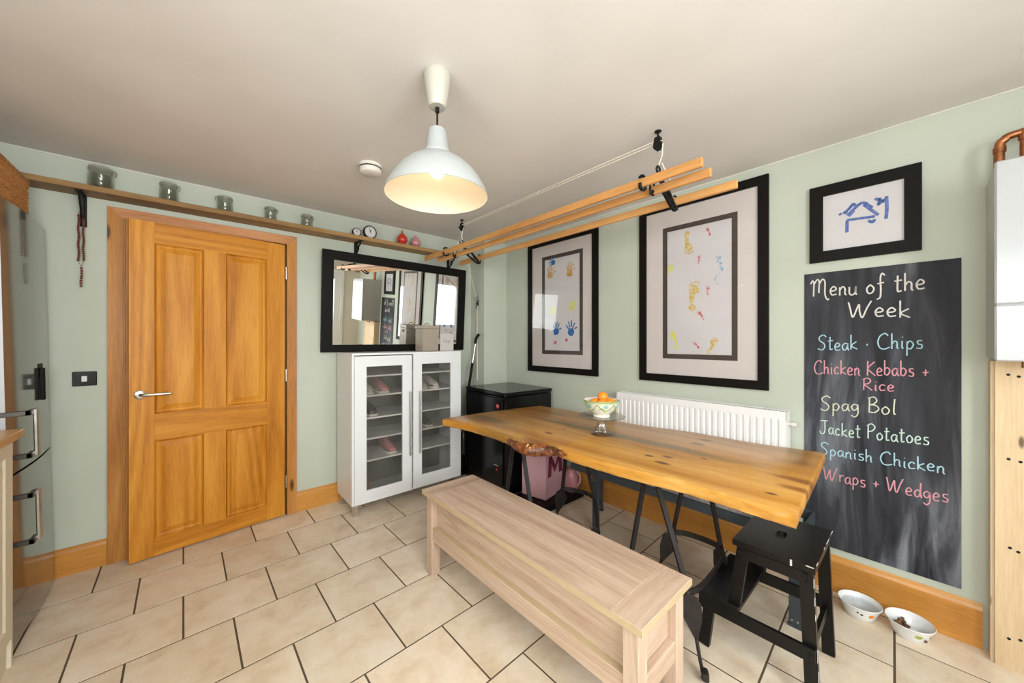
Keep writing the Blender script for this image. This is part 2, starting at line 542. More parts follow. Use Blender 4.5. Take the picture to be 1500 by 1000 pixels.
def add_box(bm, x0, x1, y0, y1, z0, z1, bev=0.0, mat=None, mi=0):
    n0 = len(bm.faces)
    vs = [bm.verts.new((x, y, z)) for x in (x0, x1) for y in (y0, y1) for z in (z0, z1)]
    q = [(0, 1, 3, 2), (4, 6, 7, 5), (0, 4, 5, 1), (2, 3, 7, 6), (0, 2, 6, 4), (1, 5, 7, 3)]
    fs = [bm.faces.new([vs[i] for i in f]) for f in q]
    if bev > 0:
        es = list({e for f in fs for e in f.edges})
        r = bmesh.ops.bevel(bm, geom=es, offset=bev, segments=1, affect='EDGES')
        vs = list({v for v in vs if v.is_valid} | set(r['verts']))
        fs = list({f for v in vs for f in v.link_faces})
    for f in fs:
        f.material_index = mi
    if mat is not None:
        bmesh.ops.transform(bm, matrix=mat, verts=[v for v in vs if v.is_valid])
    return bm


def box(x0, x1, y0, y1, z0, z1, bev=0.0, mat=None):
    return add_box(bmesh.new(), x0, x1, y0, y1, z0, z1, bev, mat)


def add_bar(bm, a, b, wd, th, up=(0, 0, 1), wd2=None, th2=None):
    """rectangular bar from a to b; wd along side vector, th along the other; may taper"""
    a, b = Vector(a), Vector(b)
    d = (b - a).normalized()
    u = Vector(up)
    s = d.cross(u)
    if s.length < 1e-4:
        s = d.cross(Vector((1, 0, 0)))
    s.normalize()
    t = s.cross(d).normalized()
    wd2 = wd if wd2 is None else wd2
    th2 = th if th2 is None else th2
    ra = [bm.verts.new(a + s * i * wd / 2 + t * j * th / 2) for i, j in ((-1, -1), (1, -1), (1, 1), (-1, 1))]
    rb = [bm.verts.new(b + s * i * wd2 / 2 + t * j * th2 / 2) for i, j in ((-1, -1), (1, -1), (1, 1), (-1, 1))]
    bm.faces.new(ra)
    bm.faces.new(rb[::-1])
    for i in range(4):
        bm.faces.new([ra[i], rb[i], rb[(i + 1) % 4], ra[(i + 1) % 4]])
    return bm


def catmull(pts, n=6, closed=False):
    P = [Vector(p) for p in pts]
    if len(P) < 3:
        return P
    out = []
    m = len(P)
    rng = range(m) if closed else range(m - 1)
    for i in rng:
        p0 = P[(i - 1) % m] if closed or i > 0 else P[0] * 2 - P[1]
        p1, p2 = P[i], P[(i + 1) % m]
        p3 = P[(i + 2) % m] if closed or i + 2 < m else P[-1] * 2 - P[-2]
        for k in range(n):
            t = k / n
            out.append(0.5 * ((2 * p1) + (p2 - p0) * t + (2 * p0 - 5 * p1 + 4 * p2 - p3) * t * t + (3 * p1 - p0 - 3 * p2 + p3) * t ** 3))
    if not closed:
        out.append(P[-1])
    return out


def add_tube(bm, pts, r, seg=8, closed=False, flat=None, ref=(0, 0, 1)):
    """tube through pts; r number or list; flat=(a,b) gives an elliptic/rectangular ribbon section"""
    P = [Vector(p) for p in pts]
    n = len(P)
    rings = []
    prev = None
    for i, p in enumerate(P):
        if closed:
            d = P[(i + 1) % n] - P[(i - 1) % n]
        else:
            d = P[min(i + 1, n - 1)] - P[max(i - 1, 0)]
        if d.length < 1e-9:
            d = Vector((0, 0, 1))
        d.normalize()
        if prev is None:
            s = d.cross(Vector(ref))
            if s.length < 1e-3:
                s = d.cross(Vector((1, 0, 0)))
        else:
            s = prev - d * prev.dot(d)
        s.normalize()
        prev = s
        t = d.cross(s)
        rr = r[i] if isinstance(r, (list, tuple)) else r
        fa, fb = flat if flat else (1, 1)
        rings.append([bm.verts.new(p + s * math.cos(2 * PI * k / seg) * rr * fa + t * math.sin(2 * PI * k / seg) * rr * fb) for k in range(seg)])
    m = n if closed else n - 1
    for i in range(m):
        a, b = rings[i], rings[(i + 1) % n]
        for k in range(seg):
            bm.faces.new([a[k], a[(k + 1) % seg], b[(k + 1) % seg], b[k]])
    if not closed:
        bm.faces.new(rings[0][::-1])
        bm.faces.new(rings[-1])
    return bm


def tube(pts, r, seg=8, **k):
    return add_tube(bmesh.new(), pts, r, seg, **k)


def add_lathe(bm, prof, c, seg=32, axis=None):
    """prof [(r,z)] spun about vertical through c (x,y,z0)"""
    rings = []
    newv = []
    for r, z in prof:
        if r < 1e-6:
            v = bm.verts.new((c[0], c[1], c[2] + z))
            rings.append([v])
            newv.append(v)
        else:
            ring = [bm.verts.new((c[0] + r * math.cos(2 * PI * k / seg), c[1] + r * math.sin(2 * PI * k / seg), c[2] + z)) for k in range(seg)]
            rings.append(ring)
            newv += ring
    for a, b in zip(rings, rings[1:]):
        for k in range(seg):
            k2 = (k + 1) % seg
            if len(a) == 1 and len(b) == 1:
                continue
            if len(a) == 1:
                bm.faces.new([a[0], b[k2], b[k]])
            elif len(b) == 1:
                bm.faces.new([a[k], a[k2], b[0]])
            else:
                bm.faces.new([a[k], a[k2], b[k2], b[k]])
    if axis is not None:
        q = Vector((0, 0, 1)).rotation_difference(Vector(axis)).to_matrix().to_4x4()
        bmesh.ops.transform(bm, matrix=Matrix.Translation(c) @ q @ Matrix.Translation(-Vector(c)), verts=newv)
    return bm


def lathe(prof, c, seg=32, axis=None):
    return add_lathe(bmesh.new(), prof, c, seg, axis)


def cyl(c, r, h, seg=16, axis=None, bm=None):
    return add_lathe(bm if bm else bmesh.new(), [(0, 0), (r, 0), (r, h), (0, h)], c, seg, axis)


def ball(c, r, seg=16, bm=None, sq=1.0):
    prof = [(r * math.sin(PI * i / 10), -r * sq * math.cos(PI * i / 10)) for i in range(11)]
    prof[0] = (0, -r * sq)
    prof[-1] = (0, r * sq)
    return add_lathe(bm if bm else bmesh.new(), prof, c, seg)


def add_prism(bm, poly, mapf, d0, d1):
    """poly 2D; mapf(u,v,d)->xyz"""
    a = [bm.verts.new(mapf(u, v, d0)) for u, v in poly]
    b = [bm.verts.new(mapf(u, v, d1)) for u, v in poly]
    bm.faces.new(a)
    bm.faces.new(b[::-1])
    n = len(poly)
    for i in range(n):
        bm.faces.new([a[i], b[i], b[(i + 1) % n], a[(i + 1) % n]])
    return bm


# ------------------------------------------------------------------ room
X0, X1, Y0, Y1, ZC = -1.17, 2.45, -1.25, 3.075, 2.27
HF = (0.51, 3.06)     # hinge line of the door


def clip(poly, x0, x1, y0, y1):
    def cut(P, f, g):
        o = []
        for i in range(len(P)):
            a, b = P[i - 1], P[i]
            fa, fb = f(a), f(b)
            if fa >= 0:
                if fb >= 0:
                    o.append(b)
                else:
                    o.append(g(a, b, fa, fb))
            elif fb >= 0:
                o.append(g(a, b, fa, fb))
                o.append(b)
        return o

    def g(a, b, fa, fb):
        t = fa / (fa - fb)
        return (a[0] + (b[0] - a[0]) * t, a[1] + (b[1] - a[1]) * t)
    for f in (lambda p: p[0] - x0, lambda p: x1 - p[0], lambda p: p[1] - y0, lambda p: y1 - p[1]):
        poly = cut(poly, f, g)
        if len(poly) < 3:
            return []
    return poly


def area(P):
    return abs(sum(P[i - 1][0] * P[i][1] - P[i][0] * P[i - 1][1] for i in range(len(P)))) / 2


floor = obj('floor', box(X0, X1, Y0, Y1 + 0.2, -0.05, -0.0017), M['grout'])
struct(floor, 'square beige stone-look tiles laid half-bonded with dark brown grout')
PX, PY, G = 0.3415, 0.348, 0.0037
OX, OY = 0.654, 2.4555


def tile_mesh(poly, name):
    bm = bmesh.new()
    cx = sum(p[0] for p in poly) / len(poly)
    cy = sum(p[1] for p in poly) / len(poly)
    top = []
    mid = []
    bot = []
    for p in poly:
        d = Vector((p[0] - cx, p[1] - cy))
        ins = d * (1 - 0.0006 / max(d.length, 0.01))
        top.append(bm.verts.new((cx + ins.x, cy + ins.y, 0)))
        mid.append(bm.verts.new((p[0], p[1], -0.0004)))
        bot.append(bm.verts.new((p[0], p[1], -0.006)))
    bm.faces.new(top)
    n = len(poly)
    for i in range(n):
        j = (i + 1) % n
        bm.faces.new([top[i], top[j], mid[j], mid[i]])
        bm.faces.new([mid[i], mid[j], bot[j], bot[i]])
    bmesh.ops.recalc_face_normals(bm, faces=bm.faces)
    me = bpy.data.meshes.new(name)
    bm.to_mesh(me)
    bm.free()
    me.materials.append(M['tile'])
    return me


full = None
for r in range(-12, 4):
    for c in range(-9, 10):
        off = 0.5 if r % 2 == 0 else 0.0
        u0, v0 = (c + off) * PX, r * PY
        loc = [(u0 + G, v0 + G), (u0 + PX - G, v0 + G), (u0 + PX - G, v0 + PY - G), (u0 + G, v0 + PY - G)]
        wp = [(OX + u - v * 0.012, OY + u * 0.034 + v) for u, v in loc]
        cp = clip(wp, X0, X1, Y0, Y1 + 0.19)
        if len(cp) < 3 or area(cp) < 0.0004:
            continue
        isfull = abs(area(cp) - area(wp)) < 1e-7
        if isfull:
            if full is None:
                mx_ = (sum(p[0] for p in wp) / 4, sum(p[1] for p in wp) / 4)
                full = tile_mesh([(p[0] - mx_[0], p[1] - mx_[1]) for p in wp], 'tile')
            o = bpy.data.objects.new('tile', full)
            cu, cv = u0 + PX / 2, v0 + PY / 2
            o.location = (OX + cu - cv * 0.012, OY + cu * 0.034 + cv, random.uniform(-0.0006, 0.0))
        else:
            o = bpy.data.objects.new('tile', tile_mesh(cp, 'tile'))
        COL.objects.link(o)
        o.parent = floor

struct(obj('ceiling', box(X0 - .1, X1 + .1, Y0 - .1, Y1 + 1.1, ZC, ZC + 0.08), M['ceiling']), 'plain off-white painted ceiling')
struct(obj('wall_right', box(X1, X1 + 0.1, Y0 - .1, Y1 + .1, -0.05, ZC), M['wall']), 'sage green wall with framed prints and the chalkboard')
# wall with the door opening
DX0, DX1, DZ = -0.283, 0.524, 1.985
bm = bmesh.new()
add_box(bm, X0 - .1, DX0, Y1, Y1 + 0.12, -0.05, ZC)
add_box(bm, DX1, X1, Y1, Y1 + 0.12, -0.05, ZC)
add_box(bm, DX0, DX1, Y1, Y1 + 0.12, DZ, ZC)
struct(obj('wall_back', bm, M['wall']), 'sage green wall with the pine door and high shelf')
# hallway beyond the door
struct(obj('wall_hall', box(-1.2, 1.4, Y1 + 1.0, Y1 + 1.05, -0.05, ZC), M['wall_pale']))
struct(obj('wall_hall_side', box(-1.25, -1.2, Y1 + 0.12, Y1 + 1.05, -0.05, ZC), M['wall_pale']))
struct(obj('wall_hall_end', box(1.4, 1.45, Y1 + 0.12, Y1 + 1.05, -0.05, ZC), M['wall_pale']))
struct(obj('floor_hall', box(-1.2, 1.4, Y1 + 0.2, Y1 + 1.0, -0.05, -0.001), M['plastic']))
# corner boxing
struct(obj('wall_boxing', box(2.16, X1, 2.85, Y1, 0, ZC), M['wall']), 'narrow sage green boxed-in pipe column in the room corner')
bm = bmesh.new()
add_box(bm, X0, 2.16, Y1 - .004, Y1, ZC - .004, ZC)
add_box(bm, X1 - .004, X1, Y0, 2.85, ZC - .004, ZC)
add_box(bm, 2.16, X1, 2.846, 2.85, ZC - .004, ZC)
t_ = obj('trim_2', box(2.156, 2.16, 2.85, Y1, ZC - .004, ZC), M['ceiling'])
struct(t_, 'thin pale paint line where the walls meet the ceiling')
pieces('bead', bm, M['ceiling'], t_)
# left wall
bm = bmesh.new()
LY_0, LY_1, LZ0, LZ1 = -1.00, 0.72, 1.08, 2.05
add_box(bm, X0 - .1, X0, Y0 - .1, LY_0, -0.05, ZC)
add_box(bm, X0 - .1, X0, LY_1, Y1, -0.05, ZC)
add_box(bm, X0 - .1, X0, LY_0, LY_1, -0.05, LZ0)
add_box(bm, X0 - .1, X0, LY_0, LY_1, LZ1, ZC)
struct(obj('wall_left', bm, M['wall']))
bm = bmesh.new()
for (a, b, c, d) in ((LY_0, LY_1, LZ0 + .012, LZ0 + .07), (LY_0, LY_1, LZ1 - .06, LZ1), (LY_0, LY_0 + .06, LZ0 + .07, LZ1 - .06), (LY_1 - .06, LY_1, LZ0 + .07, LZ1 - .06), (-.17, -.11, LZ0 + .07, LZ1 - .06)):
    add_box(bm, X0 - .08, X0 - .02, a, b, c, d, 0.004)
w2 = struct(obj('window_2', box(X0 - .09, X0 + .02, LY_0, LY_1, LZ0, LZ0 + .0115), M['upvc']))
pieces('frame_bar', bm, M['upvc'], w2)
obj('pane', box(X0 - .055, X0 - .045, LY_0 + .05, LY_1 - .05, LZ0 + .06, LZ1 - .05), M['pane'], w2)
# wall behind the camera with window and glazed door
WX0, WX1, WZ0, WZ1 = -0.65, 0.95, 1.02, 2.08
GX0, GX1, GZ = 1.33, 2.16, 2.06
bm = bmesh.new()
yb0, yb1 = Y0 - 0.1, Y0
add_box(bm, X0, WX0, yb0, yb1, -0.05, ZC)
add_box(bm, WX0, WX1, yb0, yb1, -0.05, WZ0)
add_box(bm, WX0, WX1, yb0, yb1, WZ1, ZC)
add_box(bm, WX1, GX0, yb0, yb1, -0.05, ZC)
add_box(bm, GX0, GX1, yb0, yb1, GZ, ZC)
add_box(bm, GX1, X1, yb0, yb1, -0.05, ZC)
struct(obj('wall_front', bm, M['wall_pale']), 'pale wall with a window and glazed door, seen in the mirror')
bm = bmesh.new()
for (a, b, c, d) in ((WX0, WX1, WZ0, WZ0 + .07), (WX0, WX1, WZ1 - .07, WZ1), (WX0, WX0 + .07, WZ0 + .0705, WZ1 - .0705), (WX1 - .07, WX1, WZ0 + .0705, WZ1 - .0705), (0.11, 0.19, WZ0 + .0705, WZ1 - .0705)):
    add_box(bm, a, b, Y0 - .08, Y0 - .02, c, d, 0.004)
wf = struct(obj('window_1', box(WX0, WX1, Y0 - .085, Y0 - .0805, WZ0, WZ0 + .02), M['upvc']))
pieces('frame_bar', bm, M['upvc'], wf)
obj('pane', box(WX0 + .06, WX1 - .06, Y0 - .055, Y0 - .045, WZ0 + .06, WZ1 - .06), M['pane'], wf)
bm = bmesh.new()
for (a, b, c, d) in ((GX0, GX0 + .0595, .02, GZ), (GX1 - .0595, GX1, .02, GZ), (GX0 + .06, GX1 - .06, GZ - .0595, GZ)):
    add_box(bm, a, b, Y0 - .08, Y0 + .015, c, d, 0.004)
gd = struct(obj('door_2', box(GX0, GX1, Y0 - .09, Y0 + .01, 0, .019), M['upvc']), 'white glazed outside door seen in the mirror')
pieces('frame_bar', bm, M['upvc'], gd)
bm = bmesh.new()
for (a, b, c, d) in ((GX0 + .06, GX0 + .17, .02, GZ - .06), (GX1 - .17, GX1 - .06, .02, GZ - .06), (GX0 + .1705, GX1 - .1705, GZ - .18, GZ - .06), (GX0 + .1705, GX1 - .1705, .02, .22)):
    add_box(bm, a, b, Y0 - .06, Y0 + .005, c, d, 0.006)
pieces('sash_bar', bm, M['upvc'], gd)
obj('pane', box(GX0 + .16, GX1 - .16, Y0 - .04, Y0 - .03, .2, GZ - .16), M['pane'], gd)
for z in (0.3, 1.03, 1.72):
    obj('hinge', cyl((GX1 - .055, Y0 + .02, z), .012, .11, 10), M['upvc'], gd)
obj('door_handle', add_bar(bmesh.new(), (GX0 + .11, Y0 + .04, 1.02), (GX0 + .24, Y0 + .04, 1.02), .015, .02), M['steel'], gd)


def skirting(name, axis, a, b, face, wall, h, mat):
    """profiled board: a..b along axis, front at face, back at wall"""
    s = 1 if wall > face else -1
    prof = [(face, 0), (face, h - 0.026), (face + s * 0.006, h - 0.012), (wall - s * 0.002, h), (wall, h), (wall, 0)]
    bm = bmesh.new()
    if axis == 'X':
        add_prism(bm, prof, lambda u, v, d: (d, u, v), a, b)
    else:
        add_prism(bm, prof, lambda u, v, d: (u, d, v), a, b)
    return struct(obj(name, bm, mat))


skirting('baseboard_back', 'X', X0, -0.358, Y1 - 0.015, Y1, 0.147, M['skirt_x'])
skirting('baseboard_back_right', 'X', 0.584, 2.16, Y1 - 0.015, Y1, 0.147, M['skirt_x'])
skirting('baseboard_right', 'Y', -0.172, 2.85, X1 - 0.015, X1, 0.182, M['skirt_y'])
skirting('baseboard_corner', 'X', 2.165, X1 - 0.016, 2.838, 2.85, 0.147, M['skirt_x'])

# door frame, architrave (all one fixed doorway)
dr = thing('door_1', 'orange pine four-panel door standing slightly ajar, round-rose lever handle', 'door', (HF[0], HF[1], 0), (0, 0, math.radians(7.2)))
dr['kind'] = 'structure'
AX0, AX1, AZ = -0.356, 0.584, 2.035
ya, yb = Y1 - 0.024, Y1
fr = struct(obj('trim_1', box(DX0, DX0 + 0.012, ya + .004, Y1 + .12, 0, DZ), M['arch_z']), 'knotty pine architrave and lining round the door')


def mitre(name, poly, mat):
    bm = bmesh.new()
    cx = sum(p[0] for p in poly) / 4
    cz = sum(p[1] for p in poly) / 4
    add_prism(bm, poly, lambda u, v, d: (u, d, v), yb, ya)
    bmesh.ops.bevel(bm, geom=[e for e in bm.edges if all(abs(v.co.y - ya) < 1e-5 for v in e.verts)], offset=0.006, segments=2, affect='EDGES')
    return obj(name, bm, mat, fr)


IX0, IX1, IZ = -0.287, 0.520, 1.972
mitre('architrave', [(AX0, 0), (IX0, 0), (IX0, IZ), (AX0, AZ)], M['arch_z'])
mitre('architrave', [(IX1, 0), (AX1, 0), (AX1, AZ), (IX1, IZ)], M['arch_z'])
mitre('architrave', [(AX0, AZ), (IX0, IZ), (IX1, IZ), (AX1, AZ)], M['arch_x'])
obj('lining', box(DX1 - .004, DX1, ya + .004, Y1 + .12, 0, DZ), M['arch_z'], fr)
obj('lining', box(DX0 + .012, DX1 - .004, ya + .004, Y1 + .12, DZ - .010, DZ), M['arch_x'], fr)
bm = bmesh.new()
add_box(bm, DX0 + .012, DX0 + .026, Y1 + .03, Y1 + .06, 0, DZ - .01)
add_box(bm, DX1 - .018, DX1 - .004, Y1 + .03, Y1 + .06, 0, DZ - .01)
pieces('door_stop', bm, M['arch_z'], fr)

# the door itself: local u measured from the hinge to the left, front face at local y=0
DM = Matrix.Translation((HF[0], HF[1], 0)) @ Matrix.Rotation(math.radians(7.2), 4, 'Z')


def dbox(u0, u1, z0, z1, d0, d1, bev=0.0):
    return box(-u1, -u0, d0, d1, z0, z1, bev, DM)


T = 0.038
obj('stile', dbox(0.675, 0.780, 0.008, 1.965, 0, T, .001), M['door_z'], dr)
obj('stile', dbox(0.003, 0.112, 0.008, 1.965, 0, T, .001), M['door_z'], dr)
obj('rail', dbox(0.112, 0.675, 1.843, 1.965, 0.0005, T), M['door_x'], dr)
obj('rail', dbox(0.112, 0.675, 0.684, 0.842, 0.0005, T), M['door_x'], dr)
obj('rail', dbox(0.112, 0.675, 0.008, 0.108, 0.0005, T), M['door_x'], dr)
obj('muntin', dbox(0.342, 0.452, 0.842, 1.843, 0.0008, T), M['door_z'], dr)
obj('muntin', dbox(0.342, 0.452, 0.108, 0.684, 0.0008, T), M['door_z'], dr)
for (u0, u1) in ((0.452, 0.675), (0.112, 0.342)):
    for (z0, z1) in ((0.842, 1.843), (0.108, 0.684)):
        bm = bmesh.new()
        # raised and fielded panel: flat edge, sloping moulding, raised field
        lv = [(0.0, 0.001), (0.003, 0.009), (0.010, 0.017), (0.017, 0.019), (0.024, 0.017), (0.048, 0.008)]
        rings = []
        for ins, dep in lv:
            rings.append([bm.verts.new(DM @ Vector((-u, dep, z))) for u, z in ((u0 + ins, z0 + ins), (u1 - ins, z0 + ins), (u1 - ins, z1 - ins), (u0 + ins, z1 - ins))])
        for a, b in zip(rings, rings[1:]):
            for k in range(4):
                bm.faces.new([a[k], a[(k + 1) % 4], b[(k + 1) % 4], b[k]])
        bm.faces.new(rings[-1])
        bk = [bm.verts.new(DM @ Vector((-u, 0.03, z))) for u, z in ((u0, z0), (u1, z0), (u1, z1), (u0, z1))]
        bm.faces.new(bk[::-1])
        for k in range(4):
            bm.faces.new([rings[0][k], bk[k], bk[(k + 1) % 4], rings[0][(k + 1) % 4]])
        obj('panel', bm, M['door_z'], dr)
dn = (DM.to_3x3() @ Vector((0, -1, 0))).normalized()
hc = DM @ Vector((-0.735, 0, 0.961))
hb = obj('rose', lathe([(0, 0), (.026, 0), (.026, .006), (.022, .009), (0, .009)], tuple(hc), 24, dn), M['steel'], dr, True, label='round steel handle rose')
p1 = hc + dn * 0.045
du = (DM.to_3x3() @ Vector((1, 0, 0))).normalized()
obj('lever', tube([hc + dn * .006, hc + dn * .035, p1 + du * .012, p1 + du * .06, p1 + du * .125], .0085, 10), M['steel'], hb, True)
for z in (1.76, 1.02, 0.25):
    obj('hinge', cyl((HF[0] + .008, HF[1] - .006, z - .045), .006, .09, 8), M['steel'], dr, True)

# light switch
sw = thing('light_switch', 'black double light switch plate on the wall left of the door', 'switch', (-0.44, Y1, 1.06))
obj('plate', box(-.486, -.396, Y1 - .008, Y1, 1.02, 1.10, .003), M['black_gloss'], sw)
obj('rocker', box(-.452, -.432, Y1 - .012, Y1 - .006, 1.045, 1.075, .001), M['white'], sw, label='small white rocker')
obj('rocker', box(-.474, -.458, Y1 - .012, Y1 - .006, 1.05, 1.072, .001), M['black_gloss'], sw)

# ------------------------------------------------------------------ dining table
tb = thing('dining_table', 'long amber live-edge slab table on black wrought-iron bases', 'table', (1.7, 1.15, 0))
front = [(1.225, 2.065), (1.262, 1.90), (1.275, 1.744), (1.270, 1.517), (1.258, 1.413), (1.251, 1.307), (1.273, 1.258), (1.318, 1.247), (1.317, 1.163), (1.300, 1.062),
         (1.303, 0.834), (1.335, 0.575), (1.338, 0.459), (1.332, 0.357), (1.329, 0.243)]
right = [(1.75, 0.262), (2.156, 0.286)]
back = [(2.15, 0.40), (2.123, 0.51), (2.111, 0.69), (2.097, 0.898), (2.05, 1.076), (2.037, 1.255), (2.078, 1.497), (2.085, 1.734), (2.06, 1.986)]
left = [(1.869, 2.029), (1.63, 2.062), (1.40, 2.075), (1.26, 2.085)]


def resample(pts, closed=False, n=5):
    return [(p.x, p.y) for p in catmull([(a, b, 0) for a, b in pts], n)]


fr_pts = resample(front, n=6)
bk_pts = resample(back, n=4)
rim = fr_pts + right + bk_pts + left
nf = len(fr_pts)
rn = random.Random(3)
bm = bmesh.new()
levels = [(0.760, -0.010), (0.757, -0.003), (0.748, 0.0), (0.738, 0.002), (0.727, 0.001), (0.718, -0.002), (0.714, -0.008)]
rings = []
cx, cy = 1.7, 1.15
for li, (z, off) in enumerate(levels):
    ring = []
    for i, (x, y) in enumerate(rim):
        nx = -1 if i < nf else (1 if nf + 2 <= i < nf + 2 + len(bk_pts) else 0)
        lumpy = 0.0
        if i < nf:
            burl = math.exp(-((y - 1.28) / 0.09) ** 2)
            lumpy = rn.uniform(-.0035, .0035) * (1 + 5 * burl) + (0.012 * burl if 0 < li < 6 else -0.004 * burl)
        elif nx == 1:
            lumpy = rn.uniform(-.003, .003)
        zz = z
        if i < nf and li >= 4:
            zz = z - 0.012 * math.exp(-((y - 1.28) / 0.07) ** 2)
        ring.append(bm.verts.new((x + nx * (off + lumpy), y + (0 if nx else (off if y > 1.5 else -off)), zz)))
    rings.append(ring)
n = len(rim)
for a, b in zip(rings, rings[1:]):
    for k in range(n):
        f = bm.faces.new([a[k], a[(k + 1) % n], b[(k + 1) % n], b[k]])
bm.faces.new(rings[0])
bm.faces.new(rings[-1][::-1])
obj('tabletop', bm, M['slab'], tb, True)
rb = random.Random(8)
bp = catmull([(1.262, 1.455, .742), (1.258, 1.42, .737), (1.252, 1.37, .733), (1.252, 1.325, .731), (1.262, 1.285, .728), (1.282, 1.25, .730), (1.302, 1.215, .733), (1.312, 1.17, .737), (1.309, 1.12, .740), (1.306, 1.07, .744)], 5)
br_ = catmull([(r, 0, 0) for r in (.006, .015, .023, .029, .032, .028, .025, .019, .014, .005)], 5)
bm = tube(bp, [q.x for q in br_], 16)
for v in bm.verts:
    v.co += Vector((rb.uniform(-.005, .003), rb.uniform(-.004, .004), rb.uniform(-.004, .004)))
    v.co.z = max(min(v.co.z, .761), .700)
obj('burl', bm, M['burl'], tb, True, label='dark bark burl bulging from the front edge')


def iron_base(tops, joints, feet, mids=None):
    """four forged legs joined by a hoop"""
    for (t, j, f) in zip(tops, joints, feet):
        T_, J_, F_ = Vector(t), Vector(j), Vector(f)
        bm = bmesh.new()
        mid = (T_ + J_) / 2
        side = (J_ - T_).cross(Vector((0, 0, 1))).normalized()
        add_bar(bm, T_, J_, .024, .009, (0.3, 1, 0), .022, .009)
        out = Vector((J_.x - cx0, J_.y - cy0, 0)).normalized()
        # leaf-shaped blade below the hoop
        tang = Vector((-out.y, out.x, 0))
        d = F_ - J_
        k1, k2 = J_ + d * 0.12, J_ + d * 0.52
        add_bar(bm, J_, k1, .024, .01, out, .075, .006)
        add_bar(bm, k1, J_ + d * .3, .075, .006, out, .066, .006)
        add_bar(bm, J_ + d * .3, k2, .066, .006, out, .016, .010)
        ft = F_ + Vector((0, 0, .012))
        add_tube(bm, [k2, J_ + d * .8, ft, ft + out * .018 + Vector((0, 0, -.002)), ft + out * .038 + Vector((0, 0, .010)), ft + out * .036 + Vector((0, 0, .030)), ft + out * .018 + Vector((0, 0, .034)), ft + out * .012 + Vector((0, 0, .020))], .0085, 8, flat=(1.5, .8))
        obj('leg', bm, M['wrought'], tb)


def hoop(P):
    """flat band bent through the leg joints, open at one side"""
    P = catmull(P, 6)
    bm = bmesh.new()
    rr = []
    n = len(P)
    for i, q in enumerate(P):
        d = (P[min(i + 1, n - 1)] - P[max(i - 1, 0)]).normalized()
        s_ = Vector((-d.y, d.x, 0))
        rr.append([bm.verts.new(q + s_ * a + Vector((0, 0, b))) for a, b in ((-.003, -.013), (.003, -.013), (.003, .013), (-.003, .013))])
    bm.faces.new(rr[0])
    bm.faces.new(rr[-1][::-1])
    for a, b in zip(rr, rr[1:]):
        for k in range(4):
            bm.faces.new([a[k], a[(k + 1) % 4], b[(k + 1) % 4], b[k]])
    obj('hoop', bm, M['wrought'], tb, True)


cx0, cy0 = 1.635, 0.72
iron_base([(1.45, .775, .714), (1.46, .745, .714), (1.80, .74, .714), (1.82, .68, .714)],
          [(1.43, .84, .30), (1.43, .59, .30), (1.825, .83, .30), (1.86, .62, .30)],
          [(1.44, .90, 0), (1.446, .543, 0), (1.80, .93, 0), (1.855, .635, 0)])
hoop([(1.822, .835, .302), (1.862, .785, .30), (1.873, .725, .30), (1.872, .665, .30), (1.855, .618, .30), (1.80, .592, .30), (1.65, .575, .30), (1.50, .575, .30), (1.43, .59, .30)])
cx0, cy0 = 1.635, 1.49
iron_base([(1.43, 1.59, .714), (1.44, 1.545, .714), (1.79, 1.48, .714), (1.81, 1.42, .714)],
          [(1.43, 1.668, .30), (1.43, 1.445, .30), (1.815, 1.55, .30), (1.86, 1.33, .30)],
          [(1.43, 1.74, 0), (1.43, 1.38, 0), (1.80, 1.62, 0), (1.85, 1.28, 0)])
hoop([(1.815, 1.555, .302), (1.862, 1.50, .30), (1.880, 1.44, .30), (1.878, 1.38, .30), (1.858, 1.33, .30)])
for (a, b) in (((1.40, .76), (1.86, .71)), ((1.38, 1.57), (1.86, 1.45))):
    obj('fixing_plate', add_bar(bmesh.new(), (a[0], a[1], .711), (b[0], b[1], .711), .07, .006), M['wrought'], tb)

# ------------------------------------------------------------------ pale bench
bn = thing('storage_bench', 'pale oak panelled bench in front of the table', 'bench', (1.12, 1.17, 0))
BX0, BX1, BY0, BY1, BZ = 0.948, 1.288, 0.520, 1.815, 0.455
bt = obj('seat', box(BX0 + .001, BX1 - .001, BY0 + .10, BY1 - .10, BZ - .024, BZ, .0015), M['oak_y'], bn)
obj('end_board', box(BX0 + .001, BX1 - .001, BY0, BY0 + .0995, BZ - .0245, BZ - .0005, .0015), M['oak_x'], bn)
obj('end_board', box(BX0 + .001, BX1 - .001, BY1 - .0995, BY1, BZ - .0245, BZ - .0005, .0015), M['oak_x'], bn)
bm = bmesh.new()
add_box(bm, BX0 - .0005, BX0 + .0006, BY0 + .001, BY1 - .001, BZ - .0235, BZ - .002)
add_box(bm, BX0, BX1, BY0 - .0008, BY0 + .0004, BZ - .0235, BZ - .002)
pieces('edge_strip', bm, M['edge'], bn)
lw = .052
for x in (BX0 + .02, BX1 - .02 - lw):
    for y in (BY0 + .02, BY1 - .02 - lw):
        obj('leg', box(x, x + lw, y, y + lw, 0, BZ - .024, .002), M['oak_z'], bn)
LX0, LX1, LY0, LY1 = BX0 + .02, BX1 - .02, BY0 + .02, BY1 - .02
for x0, x1 in ((LX0 + .032, LX0 + .044), (LX1 - .044, LX1 - .032)):
    obj('side_panel', box(x0, x1, LY0 + lw, LY1 - lw, .19, BZ - .024), M['oak_y'], bn)
for x0, x1 in ((LX0 + .006, LX0 + .032), (LX1 - .032, LX1 - .006)):
    obj('lower_rail', box(x0, x1, LY0 + lw, LY1 - lw, .19, .262, .0015), M['oak_y'], bn)
